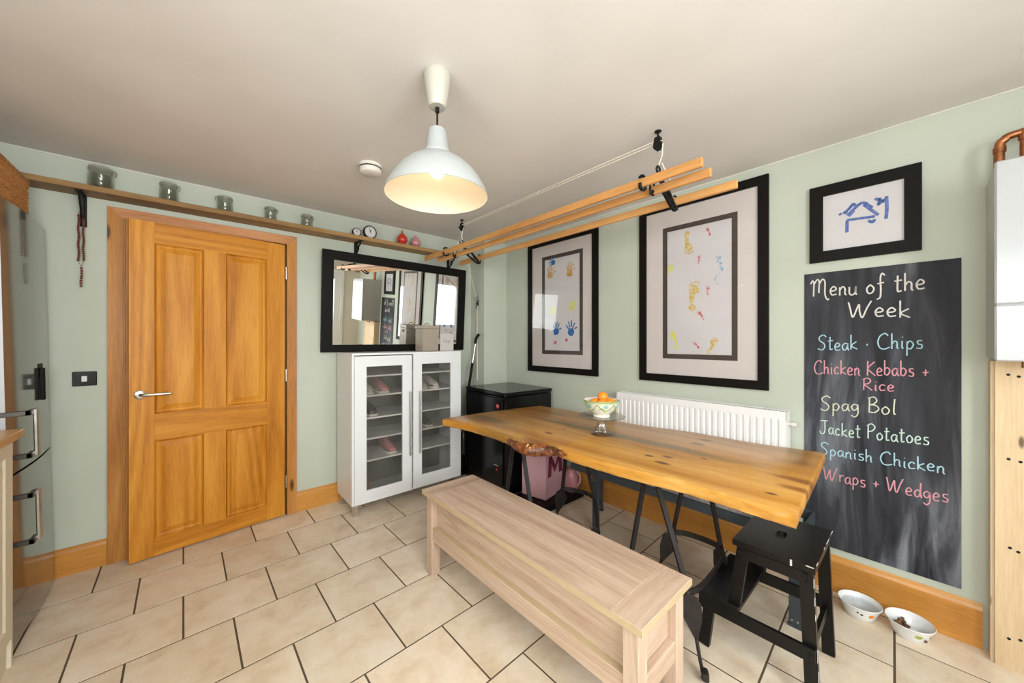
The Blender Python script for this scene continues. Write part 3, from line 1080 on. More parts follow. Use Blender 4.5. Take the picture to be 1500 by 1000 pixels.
for y0, y1 in ((LY0 + .030, LY0 + .042), (LY1 - .042, LY1 - .030)):
    obj('end_panel', box(LX0 + lw, LX1 - lw, y0, y1, .19, BZ - .024), M['oak_x'], bn)
for y0, y1 in ((LY0 + .006, LY0 + .030), (LY1 - .030, LY1 - .006)):
    obj('lower_rail', box(LX0 + lw, LX1 - lw, y0, y1, .19, .262, .0015), M['oak_x'], bn)
for x0, x1 in ((LX0 + .007, LX0 + .031), (LX1 - .031, LX1 - .007)):
    obj('edge_strip', box(x0, x1, LY0 + lw, LY1 - lw, .2622, .2632), M['edge'], bn)
obj('base_board', box(LX0 + .044, LX1 - .044, LY0 + .042, LY1 - .042, .192, .204), M['oak_y'], bn)

# ------------------------------------------------------------------ wall-side bench
wb = thing('wall_bench', 'low speckled-grey bench with blue-grey steel frame behind the table', 'bench', (2.16, 1.05, 0))
obj('seat', box(1.995, 2.305, .385, 1.62, .425, .448, .004), M['speckle'], wb)
bm = bmesh.new()
add_box(bm, 1.99, 2.0, .345, 1.625, .375, .424)
add_box(bm, 2.31, 2.32, .345, 1.625, .375, .424)
add_box(bm, 2.0, 2.31, .345, .355, .375, .424)
add_box(bm, 2.0, 2.31, 1.615, 1.625, .375, .424)
pieces('frame_rail', bm, M['bluesteel'], wb)
for x in (2.0, 2.29):
    for y in (.345, 1.405 if x < 2.1 else 1.575):
        bm = box(x, x + .02, y, y + .045, 0, .375, .001)
        add_box(bm, x - .004, x + .024, y - .004, y + .049, 0, .012)
        lg = obj('leg', bm, M['bluesteel'], wb)
        bm = bmesh.new()
        for (dy, dz) in ((.012, .03), (.033, .03), (.012, .345), (.033, .345)):
            cyl((x, y + dy, dz), .004, .003, 8, (-1, 0, 0), bm)
        pieces('bolt', bm, M['steel'], lg)

# ------------------------------------------------------------------ step stool
st = thing('step_stool', 'black lacquered wooden step stool with worn edges under the table end', 'stool', (1.77, .40, 0))
S0, S1 = 1.60, 1.945


def sbar(a, b, wd, th, name, lab=None):
    return obj(name, add_bar(bmesh.new(), a, b, wd, th, (1, 0, 0)), M['stool'], st, label=lab)


# top with hand hole
bm = bmesh.new()
tx0, tx1, ty0, ty1 = 1.588, 1.957, .236, .488
hx0, hx1, hy0, hy1 = 1.728, 1.800, .352, .385
hole = []
for k in range(16):
    a = 2 * PI * k / 16
    ccx = (hx0 + hx1) / 2 + (0.02 if math.cos(a) > 0 else -0.02)
    hole.append((ccx + .017 * math.cos(a), (hy0 + hy1) / 2 + .017 * math.sin(a)))
outer = []
for (x, y) in hole:
    dx, dy = x - (hx0 + hx1) / 2, y - (hy0 + hy1) / 2
    s = min((tx1 - (hx0 + hx1) / 2 if dx > 0 else (hx0 + hx1) / 2 - tx0) / max(abs(dx), 1e-6), (ty1 - (hy0 + hy1) / 2 if dy > 0 else (hy0 + hy1) / 2 - ty0) / max(abs(dy), 1e-6))
    outer.append(((hx0 + hx1) / 2 + dx * s, (hy0 + hy1) / 2 + dy * s))
corners = [(tx1, ty1), (tx0, ty1), (tx0, ty0), (tx1, ty0)]
for zz, flip in ((.495, False), (.473, True)):
    pass
vt = {}


def V(p, z):
    k = (round(p[0], 6), round(p[1], 6), z)
    if k not in vt:
        vt[k] = bm.verts.new((p[0], p[1], z))
    return vt[k]


def side_of(p):
    if abs(p[0] - tx1) < 1e-6:
        return 0
    if abs(p[1] - ty1) < 1e-6:
        return 1
    if abs(p[0] - tx0) < 1e-6:
        return 2
    return 3


cmap = {(0, 1): (tx1, ty1), (1, 2): (tx0, ty1), (2, 3): (tx0, ty0), (3, 0): (tx1, ty0)}
loop = []
for k in range(16):
    p, q = outer[k], outer[(k + 1) % 16]
    cc = cmap.get((side_of(p), side_of(q)))
    for z in (.495, .473):
        f = [V(hole[k], z), V(p, z)] + ([V(cc, z)] if cc else []) + [V(q, z), V(hole[(k + 1) % 16], z)]
        bm.faces.new(f)
    bm.faces.new([V(hole[k], .495), V(hole[(k + 1) % 16], .495), V(hole[(k + 1) % 16], .473), V(hole[k], .473)])
    seq = [p] + ([cc] if cc else []) + [q]
    for a, b in zip(seq, seq[1:]):
        bm.faces.new([V(a, .495), V(b, .495), V(b, .473), V(a, .473)])
obj('seat', bm, M['stool'], st, label='black top board with a hand hole')
for x in (S0 + .012, S1 - .012):
    sbar((x, .264, .473), (x, .245, .004), .040, .022, 'leg')
    sbar((x, .455, .473), (x, .490, .215), .040, .022, 'upright')
    sbar((x, .575, .215), (x, .600, .004), .040, .022, 'leg')
    xo = x - .018 if x < 1.7 else x + .018
    sbar((x - (.020 if x < 1.7 else -.020), .612, .192), (x - (.020 if x < 1.7 else -.020), .235, .192), .048, .014, 'side_rail')
    sbar((x - (.016 if x < 1.7 else -.016), .462, .450), (x - (.016 if x < 1.7 else -.016), .262, .450), .040, .012, 'apron')
obj('step', box(1.580, 1.965, .465, .615, .217, .237, .003), M['stool'], st)
obj('cross_rail', box(S0 + .024, S1 - .024, .248, .262, .16, .20), M['stool'], st)
obj('cross_rail', box(S0 + .024, S1 - .024, .252, .266, .43, .472), M['stool'], st)
obj('cross_rail', box(S0 + .024, S1 - .024, .450, .464, .43, .472), M['stool'], st)
bm = bmesh.new()
for (y, z) in ((.266, .457), (.46, .455), (.25, .192), (.578, .193)):
    add_lathe(bm, [(0, 0), (.008, 0), (.008, .002), (.004, .0025), (.004, .001), (0, .001)], (S0 - .0145, y, z), 12, (-1, 0, 0))
pieces('screw_head', bm, M['iron'], st)
bm = bmesh.new()
rs = random.Random(5)
for k in range(7):
    y = .238
    x = 1.60 + rs.random() * .34
    add_box(bm, x, x + rs.uniform(.01, .05), ty0 - .0006, ty0 + .0015, .4935, .4955)
add_box(bm, 1.5874, 1.5892, .24, .262, .4925, .4955)
add_box(bm, 1.5874, 1.590, .3, .306, .474, .4955)
for z in (.10, .17, .31, .36, .42):
    yy = .245 + (.264 - .245) * z / .473 - .0205
    add_box(bm, 1.599, 1.602, yy - .0008, yy + .001, z, z + rs.uniform(.02, .06))
stuff(obj('worn_edge', bm, M['card'], st, label='bare pale wood showing through worn black edges'))

# ------------------------------------------------------------------ pet bowls
BP = [(r * .9, z) for r, z in ((0, 0), (.055, 0), (.060, .004), (.068, .030), (.083, .058), (.085, .061), (.083, .063), (.079, .060), (.064, .030), (.054, .010), (0, .010))]
b1 = thing('pet_bowl', 'white ceramic pet bowl holding water, nearer the stool, orange motif', 'bowl', (2.325, .186, 0), group='pet bowls by the skirting')
obj('dish', lathe(BP, (2.325, .186, 0), 40), M['bowl_white'], b1, True)
obj('water', cyl((2.325, .186, .044), .0635, .001, 40), M['water'], b1)
b2 = thing('pet_bowl', 'white ceramic pet bowl with brown kibble, green motif, nearest the plywood box', 'bowl', (2.325, .030, 0), group='pet bowls by the skirting')
obj('dish', lathe(BP, (2.325, .030, 0), 40), M['bowl_white'], b2, True)


def bowl_decal(c, a0, shapes, parent):
    for (da, z, r, mt) in shapes:
        a = a0 + da
        rad = .9 * (.068 + (z - .03) * .53 if z > .03 else .060 + (z - .004) * .31)
        nrm = Vector((math.cos(a), math.sin(a), -.45)).normalized()
        p = Vector((c[0] + math.cos(a) * (rad), c[1] + math.sin(a) * rad, z))
        obj('motif', lathe([(0, 0), (r, 0), (r * .9, .0012), (0, .0016)], tuple(p), 14, nrm), mt, parent)


bowl_decal((2.325, .186), math.radians(222), [(0, .034, .011, M['orange']), (-.55, .034, .005, M['iron']), (-.75, .040, .004, M['iron'])], b1)
bowl_decal((2.325, .030), math.radians(205), [(0, .034, .012, M['lime']), (.3, .036, .008, M['plastic']), (.75, .034, .003, M['iron'])], b2)
bm = bmesh.new()
rs = random.Random(11)
for k in range(80):
    if k < 60:
        x, y, z = 2.318 + rs.gauss(0, .014), .052 + rs.gauss(0, .012), .014 + rs.random() * .030
    else:
        x, y, z = 2.31 + rs.gauss(0, .012), .035 - rs.random() * .055, .013 + rs.random() * .006
    ball((x, y, z), rs.uniform(.005, .0075), 6, bm, .8)
kb = obj('kibble', bm, M['kibble'])
tag(kb, 'brown dry kibble heaped in the right-hand pet bowl', 'pet food')
kb['kind'] = 'stuff'

# ------------------------------------------------------------------ chalkboard and lettering
cb = obj('chalkboard', box(X1 - .004, X1, -.117, .409, .216, 1.623), M['chalkboard'], origin=(X1, .146, .216))
tag(cb, 'tall black painted chalkboard reading Menu of the Week in coloured chalk', 'chalkboard')
GLY = {
    'M': (1.05, [[(.0, .8), (.12, 1.0), (.2, .8), (.18, .1), (.2, .0)], [(.2, .75), (.4, 1.05), (.52, .9), (.5, .3), (.52, .2)], [(.52, .75), (.72, 1.05), (.86, .85), (.86, .1), (1.0, -.25), (1.1, -.2)]]),
    'W': (1.1, [[(.0, 1.0), (.08, .6), (.2, .05), (.4, .6), (.5, .85), (.52, .4), (.64, .02), (.85, .6), (1.05, 1.05)]]),
    'S': (.62, [[(.6, .9), (.4, 1.05), (.12, .9), (.15, .65), (.42, .45), (.5, .2), (.3, -.02), (.0, .08)]]),
    'C': (.7, [[(.62, .85), (.45, 1.02), (.15, .85), (.02, .45), (.15, .08), (.42, .0), (.72, .12)]]),
    'K': (.6, [[(.08, 1.0), (.06, .5), (.05, .0)], [(.55, .95), (.08, .5), (.3, .25), (.62, .0)]]),
    'R': (.62, [[(.08, 1.0), (.06, .0)], [(.0, .92), (.3, 1.05), (.5, .85), (.35, .58), (.08, .5), (.35, .25), (.6, .0)]]),
    'B': (.6, [[(.08, 1.0), (.06, .0)], [(.0, .95), (.3, 1.05), (.46, .82), (.3, .58), (.08, .52), (.4, .48), (.56, .25), (.35, .0), (.02, .02)]]),
    'J': (.6, [[(.05, 1.0), (.65, 1.03)], [(.4, 1.0), (.4, .3), (.3, .02), (.1, .0), (.0, .2)]]),
    'P': (.58, [[(.08, 1.0), (.07, .0)], [(.0, .92), (.3, 1.08), (.55, .88), (.4, .6), (.08, .5)]]),
    'a': (.45, [[(.38, .45), (.2, .5), (.03, .3), (.12, .03), (.3, .12), (.38, .45)], [(.38, .5), (.38, .15), (.48, .0)]]),
    'b': (.45, [[(.06, 1.0), (.05, .02)], [(.05, .35), (.22, .5), (.4, .3), (.25, .0), (.05, .08)]]),
    'c': (.4, [[(.36, .42), (.2, .52), (.03, .3), (.12, .03), (.38, .08)]]),
    'd': (.45, [[(.36, .4), (.2, .5), (.03, .28), (.12, .02), (.3, .1), (.38, .4)], [(.4, 1.0), (.38, .3), (.45, .0)]]),
    'e': (.43, [[(.04, .26), (.3, .3), (.36, .42), (.2, .54), (.04, .32), (.12, .04), (.4, .06)]]),
    'f': (.4, [[(.42, .95), (.28, 1.08), (.2, .8), (.22, .1), (.18, -.3), (.02, -.4)], [(.05, .5), (.38, .55)]]),
    'g': (.45, [[(.36, .42), (.18, .5), (.03, .3), (.14, .08), (.32, .18), (.38, .48)], [(.38, .48), (.38, -.15), (.2, -.4), (.02, -.28)]]),
    'h': (.45, [[(.05, 1.0), (.05, .0)], [(.05, .3), (.2, .5), (.34, .42), (.35, .1), (.42, .0)]]),
    'i': (.22, [[(.1, .5), (.09, .1), (.16, .0)], [(.1, .72), (.12, .76)]]),
    'k': (.45, [[(.05, 1.0), (.05, .0)], [(.4, .52), (.08, .25), (.45, .0)]]),
    'l': (.22, [[(.14, 1.0), (.1, .3), (.12, .0), (.2, .02)]]),
    'n': (.45, [[(.05, .5), (.05, .0)], [(.05, .3), (.2, .52), (.34, .4), (.34, .1), (.42, .0)]]),
    'o': (.44, [[(.22, .52), (.04, .3), (.12, .02), (.32, .06), (.4, .3), (.22, .52)]]),
    'p': (.45, [[(.06, .5), (.05, -.4)], [(.05, .35), (.22, .52), (.4, .3), (.25, .02), (.05, .1)]]),
    'r': (.34, [[(.05, .5), (.06, .0)], [(.06, .28), (.18, .48), (.34, .48)]]),
    's': (.38, [[(.34, .5), (.1, .48), (.12, .3), (.32, .22), (.28, .02), (.02, .04)]]),
    't': (.36, [[(.16, .9), (.15, .1), (.22, .0), (.34, .05)], [(.0, .6), (.36, .64)]]),
    'u': (.45, [[(.04, .5), (.05, .1), (.2, .0), (.36, .15), (.38, .5)], [(.38, .5), (.38, .1), (.46, .0)]]),
    '.': (.3, [[(.1, .3), (.2, .31)], [(.15, .36), (.15, .25)]]),
    '+': (.45, [[(.05, .3), (.42, .32)], [(.24, .5), (.22, .1)]]),
    ' ': (.3, []),
}


def chalk_line(text, y0, z0, y1, z1, cap, mat, parent, xf, r=.0032, gap=.09, jit=.05, axis='-y', seed=1):
    rg = random.Random(seed)
    tot = sum(GLY[c][0] + gap for c in text) - gap
    L = y1 - y0
    bm = bmesh.new()
    cur = 0.0
    for c in text:
        wd, strokes = GLY[c]
        dz = rg.uniform(-jit, jit) * cap
        for s in strokes:
            pts = catmull([(p[0], p[1], 0) for p in s], 6)
            P = []
            for p in pts:
                t = (cur + p.x) / tot
                P.append((y0 + L * t, z0 + (z1 - z0) * t + p.y * cap + dz))
            if axis == '-y':
                Q = [(xf, a, b) for a, b in P]
                add_tube(bm, Q, r, 6, flat=(1, .28), ref=(1, 0, 0))
            else:
                Q = [(a, xf, b) for a, b in P]
                add_tube(bm, Q, r, 6, flat=(1, .28), ref=(0, 1, 0))
        cur += wd + gap
    return bm


XF = X1 - .0045
for i, (t, y0, z0, y1, z1, cap, mt) in enumerate([
        ('Menu of the', .383, 1.500, -.016, 1.497, .082, 'ch_white'), ('Week', .236, 1.386, .030, 1.378, .078, 'ch_white'),
        ('Steak . Chips', .354, 1.220, -.009, 1.236, .072, 'ch_blue'), ('Chicken Kebabs +', .368, 1.098, -.027, 1.110, .070, 'ch_pink'),
        ('Rice', .185, 1.032, .079, 1.036, .056, 'ch_pink'), ('Spag Bol', .343, .910, .073, .930, .070, 'ch_cream'),
        ('Jacket Potatoes', .345, .788, -.027, .808, .066, 'ch_mint'), ('Spanish Chicken', .345, .684, -.073, .694, .060, 'ch_blue'),
        ('Wraps + Wedges', .331, .556, -.082, .570, .066, 'ch_pink')]):
    col = {'ch_white': 'white', 'ch_blue': 'pale blue', 'ch_pink': 'pink', 'ch_cream': 'cream', 'ch_mint': 'mint green'}[mt]
    stuff(obj('chalk_line', chalk_line(t, y0, z0, y1, z1, cap, M[mt], cb, XF, .0030 if i < 2 else .0024, seed=i), M[mt], cb,
        label=col + ' chalk handwriting: ' + t.replace(' . ', ' + ')))

# ------------------------------------------------------------------ framed pictures on the right wall


def frame_x(bm, xa, xb, y0, y1, z0, z1, w_, bev=.004):
    """rectangular frame on an x-facing wall, mitred"""
    for P in ([(y0, z0), (y1, z0), (y1 - w_, z0 + w_), (y0 + w_, z0 + w_)], [(y1, z0), (y1, z1), (y1 - w_, z1 - w_), (y1 - w_, z0 + w_)],
              [(y1, z1), (y0, z1), (y0 + w_, z1 - w_), (y1 - w_, z1 - w_)], [(y0, z1), (y0, z0), (y0 + w_, z0 + w_), (y0 + w_, z1 - w_)]):
        add_prism(bm, P, lambda u, v, d: (d, u, v), xa, xb)
    bmesh.ops.remove_doubles(bm, verts=bm.verts, dist=1e-5)
    return bm


def blob(bm, x, yc, zc, ry, rz, seg=14, wob=.12, rot=0.0, rg=random):
    P = []
    for k in range(seg):
        a = 2 * PI * k / seg
        f = 1 + rg.uniform(-wob, wob)
        u, v = ry * f * math.cos(a), rz * f * math.sin(a)
        P.append((yc + u * math.cos(rot) - v * math.sin(rot), zc + u * math.sin(rot) + v * math.cos(rot)))
    add_prism(bm, P, lambda u, v, d: (d, u, v), x, x + .0006)


def handprint(x, yc, zc, s, rg, spread=1.0, rot=0):
    bm = bmesh.new()
    blob(bm, x, yc, zc, .034 * s, .033 * s, rg=rg)
    for a, L in ((55, .052), (78, .062), (98, .064), (120, .058)):
        aa = math.radians((a - 88) * spread + 90 + rot)
        for k, q in enumerate((.75, 1.0, 1.25)):
            blob(bm, x + .0001 * k, yc + math.cos(aa) * L * s * q * .9, zc + math.sin(aa) * L * s * q, .0062 * s, .011 * s, 10, .15, aa - PI / 2, rg)
    aa = math.radians(165 + rot)
    blob(bm, x, yc + math.cos(aa) * .05 * s, zc + math.sin(aa) * .05 * s + .012 * s, .016 * s, .007 * s, 10, .15, -.5, rg)
    return bm


def footprint(x, yc, zc, L, rg, rot=0.0, flip=1):
    bm = bmesh.new()
    c, s_ = math.cos(rot), math.sin(rot)

    def put(u, v, ry, rz):
        blob(bm, x + rg.uniform(0, .0002), yc + u * c - v * s_, zc + u * s_ + v * c, ry, rz, 12, .15, rot, rg)
    put(0.0, .25 * L, .17 * L, .17 * L)
    put(-.06 * L * flip, -.02 * L, .09 * L, .24 * L)
    put(-.02 * L * flip, -.34 * L, .12 * L, .13 * L)
    for k, (u, v) in enumerate(((.13, .48), (.04, .52), (-.04, .50), (-.11, .46), (-.17, .41))):
        put(u * L * flip, v * L, .033 * L, .045 * L)
    return bm


def picture(name, label, y0, y1, z0, z1, fw, depth=.022, group=None):
    t = thing(name, label, 'picture', (X1, (y0 + y1) / 2, z0), group=group)
    obj('frame', frame_x(bmesh.new(), X1 - depth, X1 - .001, y0, y1, z0, z1, fw), M['black'], t)
    obj('backing', box(X1 - .010, X1 - .004, y0 + fw, y1 - fw, z0 + fw, z1 - fw), M['mat_board'], t, label='off-white mat board')
    return t


XP = X1 - .0115
rg = random.Random(21)
pa = picture('framed_handprints', 'tall black frame with blue and ochre handprints, nearer the corner', 1.712, 2.510, .984, 2.196, .052)
obj('inner_mount', frame_x(bmesh.new(), XP, XP + .0015, 1.862, 2.329, 1.150, 2.042, .034), M['dark_mount'], pa)
obj('paper', box(XP, XP + .001, 1.893, 2.290, 1.178, 2.010), M['paper'], pa)
XQ = XP - .0012
for (y, z, s, mt, sp, ro) in ((2.156, 1.352, 1.0, 'pr_blue', 1, 0), (1.988, 1.345, 1.12, 'pr_blue', 1.15, -6), (2.226, 1.868, 1.0, 'pr_orange', 1, 5), (2.001, 1.856, 1.05, 'pr_orange', 1, 0), (2.189, 1.973, .7, 'pr_blue', 1.3, -70)):
    stuff(obj('handprint', handprint(XQ, y, z, s, rg, sp, ro), M[mt], pa))
for (y, z, r, mt) in ((2.196, 1.545, .036, 'pr_yellow'), (1.969, 1.57, .042, 'pr_yellow'), (2.169, 1.256, .018, 'pr_red'), (2.036, 1.278, .015, 'pr_red')):
    bm = bmesh.new()
    blob(bm, XQ, y, z, r, r * 1.15, 18, .25, 0, rg)
    obj('paint_dab', bm, M[mt], pa)
obj('glass', box(X1 - .018, X1 - .0165, 1.765, 2.457, 1.037, 2.143), M['glass'], pa)

pb = picture('framed_footprints', 'tall black frame with gold and red footprints, above the radiator', .566, 1.350, .989, 2.212, .052)
obj('inner_mount', frame_x(bmesh.new(), XP, XP + .0015, .722, 1.179, 1.150, 2.043, .032), M['dark_mount'], pb)
obj('paper', box(XP, XP + .001, .753, 1.148, 1.180, 2.012), M['paper'], pb)
for (y, z, L, ro, fl, mt) in ((1.008, 1.918, .150, 3.05, 1, 'pr_gold'), (.975, 1.552, .190, .08, -1, 'pr_gold'), (.868, 1.236, .110, .5, 1, 'pr_gold'), (.820, 1.74, .10, -.25, 1, 'pr_lblue'),
                              (.883, 1.955, .055, -.3, 1, 'pr_red'), (.943, 1.791, .055, .2, 1, 'pr_red'), (.886, 1.585, .06, .1, -1, 'pr_red'), (.929, 1.43, .065, -.5, 1, 'pr_red'), (.959, 1.243, .06, -.7, 1, 'pr_red'),
                              (1.10, 1.27, .13, -.2, 1, 'pr_yellow')):
    stuff(obj('footprint', footprint(XQ, y, z, L, rg, ro, fl), M[mt], pb))
bm = bmesh.new()
add_tube(bm, catmull([(XQ, .815, 1.685), (XQ, .835, 1.675), (XQ, .845, 1.65), (XQ, .838, 1.628), (XQ, .826, 1.622)], 5), .0035, 6, flat=(1, .2), ref=(1, 0, 0))
obj('paint_dab', bm, M['pr_lblue'], pb)
bm = bmesh.new()
blob(bm, XQ, 1.122, 1.758, .018, .03, 14, .2, 0, rg)
obj('paint_dab', bm, M['pr_yellow'], pb)
obj('glass', box(X1 - .018, X1 - .0165, .619, 1.297, 1.042, 2.159), M['glass'], pb)

pc = picture('framed_drawing', 'small wide black frame with a blue brush drawing of a house, above the chalkboard', -.006, .385, 1.676, 2.066, .054)
bm = bmesh.new()
obj('paper', box(XP, XP + .001, .042, .331, 1.724, 2.010), M['paper'], pc)
DY, DZ_ = .105, 1.805


def dpt(u, v):  # u 0..1 from left (+y) to right, v up
    return (XQ, .268 - u * .167, DZ_ + v * .145)


bm = bmesh.new()
for s in ([(0, .72), (.03, .66)], [(.08, .74), (.17, .68)], [(.1, .70), (.22, .83), (.30, .95), (.36, .84)], [(.17, .6), (.34, .80), (.48, .93), (.60, .86)], [(.2, .56), (.32, .72)],
          [(.52, .86), (.66, .66), (.82, .42)], [(.56, .88), (.7, .70)], [(.16, .44), (.75, .40)], [(.17, .44), (.16, .02)], [(.98, .98), (.99, .6), (.97, .25)], [(.75, .98), (.95, .82)], [(.8, .75), (.97, .90)],
          [(.85, .98), (.83, .78)], [(.62, .3), (.70, .22), (.75, .30)]):
    P = catmull([dpt(u, v) for u, v in s], 4)
    add_tube(bm, P, .0062, 6, flat=(1, .12), ref=(1, 0, 0))
stuff(obj('brush_drawing', bm, M['pr_ink'], pc, label='blue brush strokes forming a house'))
obj('glass', box(X1 - .018, X1 - .0165, .047, .332, 1.729, 2.013), M['glass'], pc)

# ------------------------------------------------------------------ radiator
rd = thing('radiator', 'white ribbed panel radiator under the footprint picture', 'radiator', (2.39, .97, .30))
RY0, RY1, RZ0, RZ1, RX = .466, 1.482, .30, .894, 2.342
bm = bmesh.new()
prof = [(RX, RY0)]
np_ = 30
pitch = (RY1 - RY0 - .03) / np_
pts = [(RX + .001, RY0)]
for k in range(np_):
    b0 = RY0 + .015 + k * pitch
    pts += [(RX, b0 + .002), (RX, b0 + pitch * .52), (RX + .006, b0 + pitch * .62), (RX + .006, b0 + pitch * .90)]
pts += [(RX, RY1 - .013), (RX + .001, RY1), (RX + .016, RY1), (RX + .016, RY0)]
add_prism(bm, pts, lambda u, v, d: (u, v, d), RZ0 + .035, RZ1 - .045)
add_box(bm, RX, RX + .016, RY0, RY1, RZ1 - .0452, RZ1 - .008)
add_box(bm, RX, RX + .016, RY0, RY1, RZ0, RZ0 + .0352)
obj('front_panel', bm, M['white_rad'], rd)
obj('back_panel', box(RX + .060, RX + .074, RY0 + .004, RY1 - .004, RZ0, RZ1 - .01), M['white_rad'], rd)
bm = bmesh.new()
add_box(bm, RX, RX + .076, RY0 - .002, RY0 + .002, RZ0 + .01, RZ1 - .001)
add_box(bm, RX, RX + .076, RY1 - .002, RY1 + .002, RZ0 + .01, RZ1 - .001)
pieces('side_cover', bm, M['white_rad'], rd)
bm = bmesh.new()
add_box(bm, RX, RX + .006, RY0, RY1, RZ1 - .008, RZ1)
add_box(bm, RX + .070, RX + .076, RY0, RY1, RZ1 - .008, RZ1)
for k in range(60):
    y = RY0 + .008 + k * (RY1 - RY0 - .016) / 59
    add_box(bm, RX + .006, RX + .070, y - .003, y + .003, RZ1 - .006, RZ1 - .001)
stuff(obj('top_grille', bm, M['white_rad'], rd))
bm = bmesh.new()
cyl((RX + .03, RY0 - .002, RZ1 - .065), .008, .02, 12, (0, -1, 0), bm)
cyl((RX + .03, RY0 - .018, RZ1 - .065), .013, .022, 12, (0, -1, 0), bm)
obj('vent_knob', bm, M['plastic'], rd, True)
bm = tube([(RX + .03, RY1 + .01, .33), (RX + .03, RY1 + .03, .33), (RX + .05, RY1 + .035, .31), (X1 - .002, RY1 + .035, .30)], .008, 10)
cyl((RX + .03, RY1 + .035, .31), .016, .06, 14, None, bm)
obj('valve', bm, M['plastic'], rd, True)
bm = bmesh.new()
for y in (.65, 1.3):
    add_box(bm, RX + .074, X1, y, y + .03, .4, .8)
pieces('bracket', bm, M['white_rad'], rd)

# ------------------------------------------------------------------ boiler, pipes and plywood box
bo = thing('boiler', 'white wall-hung boiler at the right edge of the picture', 'boiler', (2.3, -.42, 1.2))
obj('casing', box(2.150, X1 - .002, -.66, -.180, 1.205, 1.905, .004), M['boiler_side'], bo)
obj('front_cover', box(2.138, 2.150, -.664, -.176, 1.40, 1.907, .005), M['boiler'], bo)
obj('lower_flap', box(2.138, 2.150, -.664, -.176, 1.198, 1.396, .005), M['boiler'], bo)
bm = bmesh.new()
for y in (-.26, -.36, -.47, -.56):
    cyl((2.3, y, 1.17), .011, .04, 10, None, bm)
pieces('pipe_stub', bm, M['copper'], bo, True)
bm = tube(catmull([(2.35, -.205, 1.89), (2.35, -.205, 2.02), (2.35, -.215, 2.045), (2.35, -.245, 2.058), (2.35, -.40, 2.058), (2.35, -1.2, 2.058)], 5), .014, 12)
cyl((2.35, -.205, 2.0), .017, .02, 12, None, bm)
obj('copper_pipe', bm, M['copper'], bo, True)
bm = tube(catmull([(2.35, -.262, 1.89), (2.35, -.262, 2.0), (2.35, -.262, 2.05)], 4), .012, 12)
cyl((2.35, -.262, 2.03), .016, .03, 12, None, bm)
obj('copper_pipe', bm, M['copper'], bo, True)

pl = thing('plywood_box', 'knotty plywood pipe casing standing below the boiler', 'casing', (2.41, -.43, 0))
obj('front_sheet', box(2.368, 2.380, -.66, -.196, 0, 1.190), M['ply'], pl)
obj('side_batten', box(2.381, X1 - .002, -.214, -.186, 0, 1.190), M['ply'], pl)
obj('side_batten', box(2.381, X1 - .002, -.66, -.635, 0, 1.190), M['ply'], pl)
obj('top_batten', box(2.381, X1 - .002, -.634, -.215, 1.16, 1.190), M['ply'], pl)
bm = bmesh.new()
rs = random.Random(9)
for z in (.12, .47, .81, 1.14):
    for y in (-.228, -.252):
        add_lathe(bm, [(0, 0), (.005, 0), (.005, .001), (0, .001)], (2.3679, y + rs.uniform(-.003, .003), z + rs.uniform(-.01, .01)), 10, (-1, 0, 0))
pieces('screw_head', bm, M['iron'], pl)

# ------------------------------------------------------------------ pendant lamp
LX, LY = .69, 1.20
lp = thing('pendant_lamp', 'white metal dome pendant lamp hanging lit from the ceiling', 'lamp', (LX, LY, ZC))
obj('ceiling_cup', lathe([(0, 0), (.048, 0), (.051, -.006), (.050, -.02), (.035, -.118), (.030, -.127), (.008, -.128), (.008, -.12), (0, -.12)], (LX, LY, ZC), 32), M['cup'], lp, True)
bm = tube([(LX, LY, ZC - .12), (LX, LY, 2.06)], .0035, 8)
cyl((LX, LY, ZC - .146), .0075, .022, 10, None, bm)
cyl((LX, LY, 2.058), .008, .012, 10, None, bm)
obj('cord', bm, M['iron'], lp)
Z0 = 1.812
R0 = .190
op = [(.008, .250), (.030, .248), (.034, .242), (.044, .172), (.048, .166), (.050, .160), (.052, .152)]
dome = [(.052, .150), (.075, .140), (.105, .122), (.135, .095), (.160, .062), (.178, .030), (.189, .004), (R0, 0)]
obj('shade', lathe(op + dome + [(R0 - .002, -.001)], (LX, LY, Z0), 64), M['lamp_white'], lp, True)
ip = [(R0 - .0022, -.001), (.1865, .004), (.1755, .030), (.1575, .062), (.1325, .093), (.1025, .119), (.073, .136), (.048, .146), (.040, .160), (0, .165)]
obj('shade_lining', lathe(ip, (LX, LY, Z0), 64), M['lamp_inner'], lp, True)
bm = lathe([(0, -.05), (.016, -.047), (.027, -.034), (.030, -.018), (.026, 0), (.016, .020), (.013, .036), (0, .036)], (LX, LY, Z0 + .118), 24)
obj('bulb', bm, M['bulb'], lp, True)
ld = bpy.data.lights.new('bulb_light', 'POINT')
ld.energy = 0.75
ld.color = (1.0, 0.82, 0.58)
ld.shadow_soft_size = .03
lo = bpy.data.objects.new('bulb_light', ld)
COL.objects.link(lo)
lo.location = (LX, LY, Z0 + .050)

sd = thing('smoke_alarm', 'round white smoke alarm on the ceiling left of the pendant', 'smoke alarm', (.766, 2.08, ZC))
obj('base', cyl((.766, 2.08, ZC - .016), .062, .016, 32), M['plastic'], sd, True)
obj('cover', lathe([(0, 0), (.05, 0), (.056, .004), (.060, .012), (.060, .026), (.056, .030), (0, .030)], (.766, 2.08, ZC - .050), 32), M['plastic'], sd, True)
obj('dark_slot', cyl((.766, 2.08, ZC - .0205), .058, .005, 32), M['iron'], sd, label='dark slot round the alarm')

